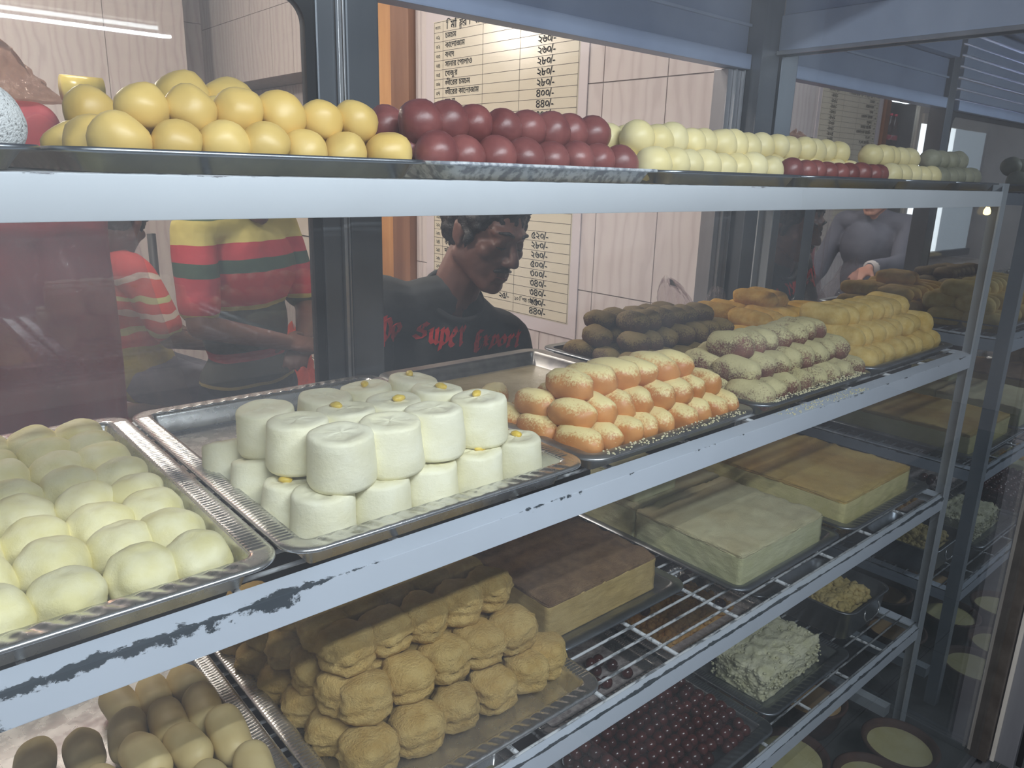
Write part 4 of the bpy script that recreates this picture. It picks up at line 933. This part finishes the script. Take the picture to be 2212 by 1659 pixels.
# ------------------------------------------------------------------ people
class Flesh:
    """gathers closed lumps and fuses them into one continuous skin"""
    def __init__(s): s.m = MB()
    def ell(s, c, r, B=None):
        B = B or Matrix.Identity(3); c = Vector(c); vs, fs = ICO[3]
        s.m.add([c + B @ Vector((v.x * r[0], v.y * r[1], v.z * r[2])) for v in vs], fs); return s
    def cap(s, a, b, r0, r1, n=14):
        a, b = Vector(a), Vector(b); d = (b - a); L = d.length; d.normalize(); pts, rs = [], []
        for k in range(5): an = pi / 2 * (k / 4); pts.append(a - d * r0 * cos(an)); rs.append(max(r0 * sin(an), .0004))
        for k in range(1, 4): pts.append(a + d * L * k / 4); rs.append(r0 + (r1 - r0) * k / 4)
        for k in range(5): an = pi / 2 * (1 - k / 4); pts.append(b + d * r1 * cos(an)); rs.append(max(r1 * sin(an), .0004))
        s.m.tube(pts, rs, n); return s
    def fuse(s, name, mat, vox, smooth=6, parent=None, disp=None):
        me = s.m.me(name + '_src'); o = bpy.data.objects.new(name, me); COL.objects.link(o)
        r = o.modifiers.new('r', 'REMESH'); r.mode = 'VOXEL'; r.voxel_size = vox; r.adaptivity = 0
        k = o.modifiers.new('s', 'SMOOTH'); k.factor = .5; k.iterations = smooth
        dg = bpy.context.evaluated_depsgraph_get(); dg.update(); new = bpy.data.meshes.new_from_object(o.evaluated_get(dg)); new.name = name
        bpy.data.objects.remove(o); bpy.data.meshes.remove(me)
        if disp:
            new.update()
            ns = [v.normal.copy() for v in new.vertices]
            for v, n in zip(new.vertices, ns): v.co += n * disp(v.co)
        new.materials.clear(); new.materials.append(mat); new.polygons.foreach_set('use_smooth', [True] * len(new.polygons))
        return link(name, new, parent)
def basis(fwd, up):
    f = Vector(fwd).normalized(); u = Vector(up); u = (u - f * u.dot(f)).normalized(); l = u.cross(f)     # x = person's right is -l
    return Matrix((-l, f, u)).transposed() if False else Matrix((l * -1, f, u)).transposed()
def hand(F, wrist, dirv, palm_n, side, curl=.35, s=1.0):
    """five fingers; dirv along the hand, palm_n out of the palm, side +1 puts the thumb towards dirv x palm_n"""
    d = Vector(dirv).normalized(); n = Vector(palm_n); n = (n - d * n.dot(d)).normalized(); w = d.cross(n) * side; wr = Vector(wrist)
    B = Matrix((w, d, n)).transposed()
    F.ell(wr + d * .045 * s, (.038 * s, .050 * s, .015 * s), B)
    for k, (L, off) in enumerate(((.068, .027), (.076, .009), (.070, -.009), (.055, -.027))):
        p = wr + d * .078 * s + w * off * s; dd = (d + w * off * 4).normalized(); r = .0088 * s
        ang = 0
        for j, fr in enumerate((.45, .32, .23)):
            ang += curl * (1, 1.2, .9)[j]; v = dd * cos(ang) + n * sin(ang); q = p + v * L * fr * s
            F.cap(p, q, r, r * .9, 8); p = q; r *= .9
    p = wr + d * .022 * s + w * .030 * s; v = (d * .75 + w * .8 + n * .25).normalized(); q = p + v * .036 * s; F.cap(p, q, .0115 * s, .0098 * s, 8)
    v2 = (d * .95 + w * .35 + n * .35).normalized(); F.cap(q, q + v2 * .030 * s, .0098 * s, .0085 * s, 8)
def head(F, c, B, s=1.0):
    P = lambda x, y, z: Vector(c) + B @ (Vector((x, y, z)) * s)
    E = lambda x, y, z, a, b, d: F.ell(P(x, y, z), (a * s, b * s, d * s), B)
    C = lambda a, b, r0, r1: F.cap(P(*a), P(*b), r0 * s, r1 * s)
    E(0, -.012, .030, .075, .094, .084); E(0, .020, -.030, .064, .070, .082)
    for k in (-1, 1):
        C((k * .052, -.004, -.052), (k * .016, .066, -.096), .022, .018); E(k * .043, .060, -.018, .024, .022, .020)
        E(k * .031, .0755, .006, .0150, .0125, .0105); E(k * .012, .096, -.033, .0085, .010, .008)
        C((k * .012, .084, .030), (k * .046, .068, .028), .0105, .009)
        E(k * .0745, -.010, -.006, .007, .018, .027); E(k * .077, -.017, .005, .006, .010, .014); E(k * .074, -.001, -.027, .006, .008, .010)
    E(0, .074, -.098, .022, .017, .016); C((0, .082, .018), (0, .108, -.026), .0085, .0125)
    C((-.021, .084, -.060), (.021, .084, -.060), .0065, .0065); C((0, .090, -.059), (0, .0905, -.0595), .007, .007); C((-.018, .084, -.072), (.018, .084, -.072), .0078, .0078)
def hair(c, B, parent, s=1.0, vox=.006, spiky=.006):
    F = Flesh(); P = lambda x, y, z: Vector(c) + B @ (Vector((x, y, z)) * s); E = lambda x, y, z, a, b, d: F.ell(P(x, y, z), (a * s, b * s, d * s), B)
    E(0, -.018, .048, .083, .094, .084); E(0, -.050, .010, .074, .064, .075); E(0, .048, .098, .066, .040, .026)
    for k in (-1, 1): E(k * .070, .010, .040, .012, .040, .040); E(k * .071, .020, -.002, .008, .010, .030)
    return F.fuse('hair', M['hair'], vox, 2, parent, lambda p: mn.noise(p * 70) * spiky + abs(mn.noise(p * 160)) * spiky)
def person(name, label, J, fwd_chest, skin, top_mat, top_name, leg_mat, sleeve, vox=.007, head_fwd=None, head_up=(0, 0, 1), hands=None, group=None, hs=1.0, width=1.0, fold=.004, extra=None):
    root = empty(name, (J['pelvis'][0], J['pelvis'][1], 0)); tag(root, label, 'person', group); off = -Vector(root.location)
    V = {k: Vector(v) + off for k, v in J.items()}
    shm = (V['shR'] + V['shL']) / 2; up = (shm - V['pelvis']).normalized(); l_ = (V['shL'] - V['shR']).normalized()
    f = Vector(fwd_chest); f = (f - up * f.dot(up)).normalized(); lat = (l_ - up * l_.dot(up)).normalized(); f = (f - lat * f.dot(lat)).normalized()
    B = Matrix((lat, f, up)).transposed()
    Hc = V['head']; HB = Matrix((Vector(head_fwd).cross(Vector(head_up)).normalized() * 1, Vector(head_fwd).normalized(), Vector(head_fwd).cross(Vector(head_up)).normalized().cross(Vector(head_fwd).normalized()))).transposed()
    F = Flesh()
    def torso(F, g):
        F.ell(V['pelvis'], ((.150 + g) * width, .105 + g, .115 + g), B)
        F.ell(V['pelvis'].lerp(shm, .35), ((.135 + g) * width, .098 + g, .16 + g), B)
        F.ell(V['pelvis'].lerp(shm, .72) + f * .008, ((.158 + g) * width, .112 + g, .15 + g), B)
        F.cap(V['shR'].lerp(shm, .12), V['shL'].lerp(shm, .12), .056 + g, .056 + g)
        nb = V['neck']
        for s_ in ('shR', 'shL'): F.cap(V[s_].lerp(shm, .35) + up * .012, nb.lerp(shm, .35), .040 + g, .046 + g)
    torso(F, 0)
    F.cap(V['neck'].lerp(shm, .4), Hc + HB @ Vector((0, -.02, -.055)), .058, .052)
    for s_ in 'RL':
        F.cap(V['sh' + s_], V['el' + s_], .047, .038); F.cap(V['el' + s_], V['wr' + s_], .037, .025)
        F.cap(V['hip' + s_], V['kn' + s_], .082, .058); F.cap(V['kn' + s_], V['an' + s_], .055, .036)
        ff = Vector((f.x, f.y, 0)).normalized(); F.cap(V['an' + s_] - Vector((0, 0, .03)) - ff * .03, V['an' + s_] + ff * .13 - Vector((0, 0, .045)), .038, .028)
        d, n, sd, cu = hands[s_]; hand(F, V['wr' + s_], d, n, sd, cu)
    head(F, Hc, HB, hs)
    body = F.fuse('body', skin, vox, 4, root)
    hair(Hc, HB, root, hs)
    P = lambda x, y, z: Hc + HB @ (Vector((x, y, z)) * hs)
    for k in (-1, 1):
        MB().tube([P(k * .014, .0925, .030), P(k * .030, .090, .035), P(k * .047, .076, .030)], [.0035, .0042, .002], 8).ob('eyebrow', M['hair'], root, True)
        MB().tube([P(k * .018, .0848, .0), P(k * .031, .0868, -.003), P(k * .044, .0795, .0)], [.0010, .0018, .0010], 8).ob('eyelash', M['hair'], root, True)
    MB().tube([P(-.028, .084, -.054), P(0, .0955, -.047), P(.028, .084, -.054)], [.003, .0062, .003], 8).ob('moustache', M['hair'], root, True)
    MB().tube([P(-.020, .0885, -.0665), P(0, .0955, -.0665), P(.020, .0885, -.0665)], [.0008, .0015, .0008], 6).ob('lip_line', M['jam'], root, True)
    T = Flesh(); torso(T, .012)
    for s_ in 'RL':
        e = V['sh' + s_].lerp(V['el' + s_], min(sleeve, 1)); T.cap(V['sh' + s_], e, .060, .058 if sleeve < 1 else .050)
        if sleeve > 1: T.cap(V['el' + s_], V['el' + s_].lerp(V['wr' + s_], sleeve - 1), .050, .040)
    fdir = Vector((1, .3, .6))
    top = T.fuse(top_name, top_mat, vox, 7, root, lambda p: mn.noise(Vector((p.x * 9, p.y * 9, p.z * 3.2))) * fold * 1.5 + mn.noise(Vector((p.x * 22 + p.z * 9, p.y * 22, p.z * 7))) * fold * .6)
    L = Flesh(); L.ell(V['pelvis'] - up * .02, (.158 * width, .112, .11), B)
    for s_ in 'RL': L.cap(V['hip' + s_], V['kn' + s_], .094, .068); L.cap(V['kn' + s_], V['kn' + s_].lerp(V['an' + s_], .93), .066, .052)
    L.fuse('trousers', leg_mat, .010, 5, root, lambda p: mn.noise(p * 14) * .005)
    for s_ in 'RL':
        ff = Vector((f.x, f.y, 0)).normalized(); S = Flesh(); S.cap(V['an' + s_] - Vector((0, 0, .035)) - ff * .035, V['an' + s_] + ff * .14 - Vector((0, 0, .045)), .042, .034); S.fuse('shoe', M['dark'], .008, 3, root)
    return root, V, f, lat, up, HB, top, Hc
# the man bending over the sweets behind the case
mf = Vector((.10, -1, -.36)); mu = Vector((.16, -.36, 1))
J = dict(pelvis=(1.00, 1.16, .86), shR=(.853, .955, 1.222), shL=(1.225, .925, 1.098), neck=(1.045, .895, 1.255), head=(1.085, .842, 1.372),
         elR=(.80, .90, .98), wrR=(.90, .74, .90), elL=(1.28, .90, .85), wrL=(1.17, .72, .80), hipR=(.91, 1.17, .82), hipL=(1.09, 1.15, .82), knR=(.90, 1.12, .46), knL=(1.10, 1.11, .46), anR=(.90, 1.18, .075), anL=(1.10, 1.17, .075))
man, V, f, lat, up, HB, shirt, Hc = person('person', 'man in a charcoal tee with red lettering bending over the sweets behind the case', J, (.05, -1, -.3), M['skin'], M['shirt'], 'tee_shirt', M['trouser'], .62, .0055, mf, mu,
    dict(R=((.4, -.6, -.2), (0, .2, -1), 1, .4), L=((-.4, -.6, -.2), (0, .2, -1), -1, .4)))
nb = V['neck']; cu = MB(); ring = []
for k in range(28):
    a = 2 * pi * k / 28
    ring.append(nb.lerp((V['shR'] + V['shL']) / 2, .22) + lat * .074 * cos(a) + f * (.060 * sin(a) + .012) + up * (-.020 * sin(a) - .0 ))
cu.tube(ring + [ring[0]], .0075, 8, False).ob('collar', M['shirt'], man, True)
# blackletter print, laid on the cloth by a broad nib
GL = {'S': [[(.75, .86), (.45, 1.0), (.15, .82), (.2, .60), (.7, .42), (.75, .16), (.4, 0), (.08, .14)], [(.5, 1.0), (.42, .55)]], 'E': [[(.75, .95), (.35, 1.0), (.1, .6), (.18, .12), (.5, 0), (.8, .15)], [(.2, .55), (.68, .56)], [(.42, .95), (.40, .1)]],
      'u': [[(.05, .62), (.2, .68), (.2, .12), (.36, .0), (.55, .12)], [(.5, .68), (.55, .62), (.55, .08), (.68, 0)]], 'p': [[(.05, .62), (.2, .70), (.2, -.3)], [(.2, .58), (.42, .70), (.58, .52), (.56, .15), (.4, 0), (.22, .08)]],
      'e': [[(.1, .4), (.5, .5), (.42, .68), (.25, .66), (.1, .45), (.12, .12), (.3, 0), (.52, .12)]], 'r': [[(.05, .62), (.2, .68), (.2, .06), (.3, 0)], [(.22, .56), (.40, .70), (.5, .58)]],
      'x': [[(.05, .62), (.18, .66), (.42, .04), (.58, .04)], [(.5, .66), (.1, .0)], [(.12, .36), (.48, .36)]], 'o': [[(.3, .70), (.1, .5), (.1, .18), (.3, 0), (.54, .18), (.52, .52), (.3, .70)]], 't': [[(.22, .95), (.22, .12), (.36, 0), (.5, .1)], [(.04, .66), (.46, .68)]]}
bv = BVHTree.FromPolygons([v.co.copy() for v in shirt.data.vertices], [list(p.vertices) for p in shirt.data.polygons])
def shirt_print(word, centre, size, right, upv, nm):
    m = MB(); right = right.normalized(); nrm = Vector((0, -1, .1)); x0 = -.32 * len(word) * size
    nib = Vector((.115, .095))
    for ch in word:
        for st in GL[ch]:
            for (ax_, ay_), (bx, by) in zip(st, st[1:]):
                q = [(ax_ - nib.x, ay_ - nib.y), (ax_ + nib.x, ay_ + nib.y), (bx + nib.x, by + nib.y), (bx - nib.x, by - nib.y)]
                n = 6; vs = []
                for i in range(n + 1):
                    for j in (0, 1):
                        A = Vector(q[0]).lerp(Vector(q[3]), i / n); Bq = Vector(q[1]).lerp(Vector(q[2]), i / n); u = A if j == 0 else Bq
                        P = centre + right * (x0 + u.x * size) + upv * (u.y * size)
                        h = bv.ray_cast(P + f * .4, -f)
                        vs.append((h[0] + h[1] * .003) if h[0] else P)
                m.add(vs, [[2 * i, 2 * i + 1, 2 * i + 3, 2 * i + 2] for i in range(n) if max((vs[2 * i + a] - vs[2 * i + b]).length for a, b in ((0, 1), (0, 2), (1, 3), (2, 3))) < size * .6])
        x0 += (.92 if ch in 'SE' else .68) * size
    if m.v: tag(m.ob(nm, M['red_print'], man), 'red blackletter print reading ' + word)
RT = Vector((lat.x, lat.y, lat.z * .35))
chest = (V['shR'] + V['shL']) / 2
shirt_print('Super', Vector((.962, .83, 1.098)) - Vector(man.location), .036, RT, up, 'chest_print')
shirt_print('Export', Vector((1.122, .83, 1.075)) - Vector(man.location), .033, RT, up, 'chest_print')
shirt_print('Expo', Vector((.800, .83, 1.128)) - Vector(man.location), .046, lat - up * .25, up, 'chest_print')
# striped shirt man beyond the sliding pane, seen from the side
b1 = [(0, (.03, .03, .04)), (.10, (.30, .26, .10)), (.115, (.05, .055, .05)), (.225, (.36, .035, .05)), (.275, (.055, .065, .055)), (.49, (.45, .36, .10)), (.515, (.50, .04, .055)), (.60, (.46, .045, .06)), (.675, (.06, .10, .07)), (.735, (.50, .05, .065)), (.815, (.60, .52, .16)), (.925, (.10, .15, .08)), (.965, (.50, .06, .07))]
M['stripe1'] = bands('striped_jersey', b1, .80, 1.40, .02)
M['stripe2'] = bands('red_striped_jersey', [(0, (.45, .42, .10)), (.10, (.55, .06, .05)), (.22, (.50, .55, .25)), (.28, (.55, .06, .05)), (.38, (.60, .52, .45)), (.43, (.55, .06, .05)), (.52, (.50, .55, .25)), (.57, (.55, .06, .05)), (.70, (.60, .52, .45)), (.75, (.55, .06, .05))], .88, 1.25, .09)
J = dict(pelvis=(.905, 1.80, .86), shR=(.735, 1.70, 1.330), shL=(1.065, 1.88, 1.330), neck=(.905, 1.78, 1.385), head=(.935, 1.72, 1.475), elR=(.700, 1.60, 1.075), wrR=(.925, 1.565, 1.01), elL=(1.12, 1.82, 1.06), wrL=(1.02, 1.64, .985),
         hipR=(.825, 1.765, .82), hipL=(.985, 1.845, .82), knR=(.83, 1.74, .45), knL=(.995, 1.82, .45), anR=(.82, 1.76, .075), anL=(.985, 1.84, .075))
person('person', 'man in a red, yellow and green striped tee standing beyond the pane', J, (.45, -.89, -.05), M['skin'], M['stripe1'], 'striped_shirt', M['trouser'], .80, .007, Vector((.5, -.8, -.6)), Vector((.3, -.4, 1)),
       dict(R=((1, -.1, -.2), (0, .6, -1), 1, .4), L=((-.6, -.8, -.1), (0, .3, -1), -1, .4)), width=1.08, fold=.007)
# seated man in the red striped jersey, half hidden by the maroon cloth
st = empty('stool', (.695, 2.32, 0)); st.scale = (1, 1, .955); tag(st, 'wooden stool beneath the seated man in the red jersey', 'stool')
MB().lathe([(.12, .64), (.13, .65), (.13, .675), (.12, .68), (0, .68)], 24).ob('seat', M['wood_b'], st)
for k in range(4): MB().tube([(.10 * cos(k * pi / 2 + .7), .10 * sin(k * pi / 2 + .7), .65), (.15 * cos(k * pi / 2 + .7), .15 * sin(k * pi / 2 + .7), 0)], .016, 10).ob('leg', M['wood_b'], st)
DY = Vector((.095, .30, -.045))
J = dict(pelvis=(.615, 2.00, .835), shR=(.60, 1.84, 1.20), shL=(.53, 2.18, 1.20), neck=(.575, 2.01, 1.245), head=(.60, 2.00, 1.36), elR=(.66, 1.76, 1.00), wrR=(.80, 1.83, .95), elL=(.64, 2.24, .98), wrL=(.80, 2.12, .95),
         hipR=(.64, 1.91, .81), hipL=(.64, 2.09, .81), knR=(.92, 1.86, .70), knL=(.93, 2.12, .70), anR=(.90, 1.86, .075), anL=(.90, 2.12, .075))
J = {k: tuple(Vector(v) + (DY if k[:2] not in ('an', 'kn', 'hi') and k != 'pelvis' else Vector((.095, .30, -.02)))) for k, v in J.items()}
for k_ in ('anR', 'anL'): J[k_] = (J[k_][0], J[k_][1], .075)
person('person', 'seated man in a red jersey with green and white stripes and grey jeans', J, (1, 0, -.1), M['skin'], M['stripe2'], 'jersey', M['jean'], .8, .008, Vector((.6, .7, -.5)), Vector((.2, .2, 1)),
       dict(R=((1, .1, -.3), (0, .3, -1), 1, .3), L=((1, -.1, -.3), (0, -.3, -1), -1, .3)), fold=.006)
# man in a grey jacket, visible only in the mirrored end panel
J = dict(pelvis=(-.86, 1.45, .84), shR=(-.90, 1.27, 1.29), shL=(-.88, 1.63, 1.29), neck=(-.87, 1.45, 1.345), head=(-.84, 1.45, 1.455), elR=(-.68, 1.20, 1.10), wrR=(-.44, 1.25, 1.085), elL=(-.80, 1.70, 1.02), wrL=(-.60, 1.66, .92),
         hipR=(-.86, 1.36, .80), hipL=(-.86, 1.54, .80), knR=(-.83, 1.36, .44), knL=(-.83, 1.54, .44), anR=(-.86, 1.36, .075), anL=(-.86, 1.54, .075))
jk, V, f, lat, up, HB, top, Hc = person('person', 'man in a grey jacket reaching out a hand, seen only in the mirrored panel', J, (1, -.1, 0), M['skin2'], M['jacket'], 'jacket', M['trouser'], 1.85, .007, Vector((1, -.1, -.15)), Vector((.1, 0, 1)),
       dict(R=((1, .15, -.35), (.2, .3, -1), -1, .25), L=((1, -.1, -.3), (0, -.3, -1), 1, .3)), fold=.006)
d = (V['wrR'] - V['elR']).normalized()
MB().tube([V['wrR'] - d * .035, V['wrR'] - d * .004], [.042, .040], 16).ob('cuff', M['cuff'], jk, True)
# ------------------------------------------------------------------ shop things behind the case
def cloth_box(name, label, x0, x1, y0, y1, z0, z1, mat, amp=.012, r=.05, cat='cloth', pleat=30):
    me = slab_me(name, x1 - x0, y1 - y0, z1 - z0, mat, 3, r, .0)
    for v in me.vertices:
        n = Vector((v.co.x, v.co.y, 0)); n.normalize()
        if v.co.z > .01: v.co += n * (sin((v.co.x + v.co.y * 1.7) * pleat + mn.noise(v.co * 3) * 4) * amp * (1 - .5 * v.co.z / (z1 - z0)) + mn.noise(v.co * 8) * amp)
    o = link(name, me, None, ((x0 + x1) / 2, (y0 + y1) / 2, z0)); return tag(o, label, cat)
cloth_box('covered_cupboard', 'cupboard draped in maroon cloth beyond the pane at left', .135, .415, 1.24, 1.52, 0, 1.445, M['maroon'], .006, .03, 'cupboard', 60)
cloth_box('covered_bundle', 'maroon cloth bundle on top of the draped cupboard', .145, .365, 1.26, 1.50, 1.447, 1.612, M['maroon'], .005, .05, 'bundle', 30)
bag('cellophane_pack', 'crinkled brown cellophane pack on the maroon bundle at top left', (.245, 1.34, 1.613), .135, .07, .105, 21, M['film_brown'], (.02, 0), cat='pack')
MB().tube([(-.036, 0, .024), (.036, 0, .024)], .0235, 24).ob('tape_roll', M['yellow_tape'], None, True, loc=(.392, 1.235, 1.613))
tag(bpy.data.objects['tape_roll'], 'shiny yellow tape roll at the end of the brown cellophane pack', 'tape')
# clear plastic sheet hanging before the cupboard
sv, sf = [], []; NX, NZ = 44, 24
for j in range(NZ + 1):
    for i in range(NX + 1):
        u, w = i / NX, j / NZ; z = 1.43 - .55 * w
        x = .12 + (.315 + .12 * w) * u; y = 1.20 + .012 * sin(u * 30 + 2 * mn.noise(Vector((u * 3, w * 2, 0)))) * (.3 + w) + .02 * mn.noise(Vector((u * 5, w * 4, 5)))
        sv.append((x, y, z))
for j in range(NZ):
    for i in range(NX): a = j * (NX + 1) + i; sf.append([a, a + 1, a + NX + 2, a + NX + 1])
so = link('plastic_sheet', mesh('plastic_sheet', sv, sf, M['film'], True)); so.modifiers.new('t', 'SOLIDIFY').thickness = .0006
tag(so, 'creased clear plastic sheet hanging in front of the maroon cupboard', 'plastic sheet')
boxo('sheet_rail', .11, .44, 1.196, 1.204, 1.43, 1.436, M['steel_dark'], so)
bag('red_carrier_bag', 'bright red carrier bag beside the striped shirt man', (1.30, 2.30, .602), .10, .06, .30, 31, M['redbag'], cat='bag')
tag(boxo('side_table', 1.19, 1.41, 2.20, 2.40, .56, .598, M['wood_b'], None, .004), 'small wooden table carrying the red carrier bag', 'table')
tb = bpy.data.objects['side_table']
for x, y in ((-.09, -.08), (.09, -.08), (-.09, .08), (.09, .08)): boxo('leg', x - .015, x + .015, y - .015, y + .015, -.56, 0, M['wood_b'], tb)
pole = MB().tube([(0, 0, 0), (.0, 0, 1.245)], .016, 12).ob('pole', M['dark'], None, True, loc=(.885, 2.62, .0)); tag(pole, 'dark upright pole standing behind the seated man', 'pole')
for i in range(7):
    o = boxo('carton', 1.46 + .006 * (i % 2), 1.70, 2.42, 2.60, .60 + i * .105, .70 + i * .105, M['cream'], None, .002); tag(o, f'white carton, {ORD[i]} from the bottom of the stack left of the mullion', 'carton', 'white cartons in a stack')
tag(boxo('low_cabinet', 1.42, 1.74, 2.40, 2.64, 0, .598, M['wood_b'], None, .004), 'low brown cabinet carrying the white carton stack', 'cabinet')
# drinks fridge seen in the mirror
fr = empty('drinks_fridge', (-3.05, 2.62, 0)); tag(fr, 'tall drinks fridge with white door frame, seen in the mirrored panel', 'fridge')
boxo('back_panel', -.36, .34, .24, .26, .10, 2.20, M['dark'], fr); boxo('side_panel', -.38, -.361, -.26, .26, .10, 2.20, M['dark'], fr); boxo('side_panel', .341, .36, -.26, .26, .10, 2.20, M['dark'], fr)
boxo('plinth', -.36, .34, -.24, .24, 0, .10, M['dark'], fr); boxo('top_panel', -.38, .36, -.26, .26, 2.201, 2.25, M['cream'], fr)
for z in (.50, .95, 1.40, 1.80): boxo('shelf', -.35, .33, -.22, .23, z, z + .012, M['steel_dark'], fr)
boxo('door_frame', -.38, -.30, -.30, -.265, .10, 2.20, M['cream'], fr, .004); boxo('door_frame', .30, .36, -.30, -.265, .10, 2.20, M['cream'], fr, .004)
boxo('door_glass', -.299, .299, -.285, -.280, .10, 2.20, M['rear_glass'], fr)
for zz in (2.15, 1.75): l = area('fridge_fill_light', (-3.05, 2.40, zz), (0, 0, 0), .5, .04, .8, (.9, .96, 1))  # unseen lights added to bring out the bottles
bpf = [(.033, 0), (.036, .004), (.036, .08), (.0335, .095), (.036, .11), (.036, .15), (.030, .185), (.016, .215), (.0125, .225), (.0125, .245)]
M['bot_g'] = simple('green_bottle', (.015, .14, .05), (.02, .20, .08), 8, .08); M['bot_k'] = simple('cola_bottle', (.025, .010, .010), (.04, .015, .012), 8, .08)
M['lab_b'] = simple('blue_label', (.04, .05, .35), (.55, .60, .62), 28, .4, lo=.48, hi=.52); M['lab_r'] = simple('red_label', (.50, .02, .05), (.60, .45, .45), 26, .4, lo=.55, hi=.59)
M['cap_r'] = simple('red_cap', (.55, .02, .06), None, rough=.4)
bm_ = MB().lathe(bpf, 20).me('bottle', M['bot_g'], True); bmk = MB().lathe(bpf, 20).me('bottle', M['bot_k'], True)
lab_ = [MB().lathe([(.0364, .050), (.0366, .052), (.0366, .085), (.0364, .087)], 20).me('bottle_label', M[m_], True) for m_ in ('lab_b', 'lab_r')]
cap_ = [MB().lathe([(.0142, .240), (.0145, .256), (.013, .258), (0, .258)], 14).me('cap', M[m_], True) for m_ in ('bot_g', 'cap_r')]
for zz in (1.8125, 1.4125):
    for i in range(6):
        for j in range(2):
            red = i < 3
            b = link('drink_bottle', bmk if red else bm_, None, (-3.30 + .088 * i, 2.49 + .10 * j, zz)); tag(b, f'{"dark cola bottle with red cap" if red else "green soda bottle with blue label"}, {ORD[i]} from left, {("front", "back")[j]} row, {("upper", "lower")[zz < 1.6]} fridge shelf', 'bottle', 'soda bottles in the mirrored fridge')
            link('label', lab_[1 if red else 0], b); link('cap', cap_[1 if red else 0], b)
# fittings that give the light
tf = empty('tube_lamp', (.2, -.58, 1.851)); tag(tf, 'fluorescent tube lamp hung before the glass, mirrored in the rear pane', 'lamp')
boxo('housing', -.56, .56, -.02, .02, .012, .04, M['cream'], tf, .003); MB().tube([(-.52, 0, 0), (.52, 0, 0)], .005, 12).ob('tube', M['tube'], tf, True)
for k in (-.53, .53): boxo('holder', k - .012, k + .012, -.012, .012, -.012, .012, M['cream'], tf)
for k in (-.4, .4): MB().tube([(k, 0, .04), (k, 0, 1.20)], .002, 6).ob('chain', M['steel_dark'], tf)
t2 = empty('tube_lamp', (.25, -1.30, 2.44)); tag(t2, 'second fluorescent tube lamp over the customer side, out of the picture', 'lamp')
boxo('housing', -.62, .62, -.03, .03, .012, .05, M['cream'], t2, .003); MB().tube([(-.6, 0, 0), (.6, 0, 0)], .012, 12).ob('tube', M['cream'], t2, True)
for k in (-.4, .4): MB().tube([(k, 0, .05), (k, 0, .62)], .002, 6).ob('chain', M['steel_dark'], t2)
for loc, lab in (((.5, 3.48, 2.37), 'round bulb hanging in the shop, glaring on the price sheet'), ((-.05, .82, 2.20), 'added unseen bulb that brightens the left part of the shop')):  # the second bulb is an added, unseen source
    lb = empty('hanging_or_added_bulb', loc); tag(lb, lab, 'lamp', 'shop bulbs')
    MB().tube([(0, 0, .075), (0, 0, 2.95 - loc[2])], .004, 6).ob('cord', M['dark'], lb); MB().lathe([(.012, .048), (.018, .052), (.018, .08), (0, .082)], 12).ob('socket', M['cream'], lb)
    link('bulb', mesh('bulb', [v * .048 for v in ICO[3][0]], ICO[3][1], M['bulb'], True), lb)
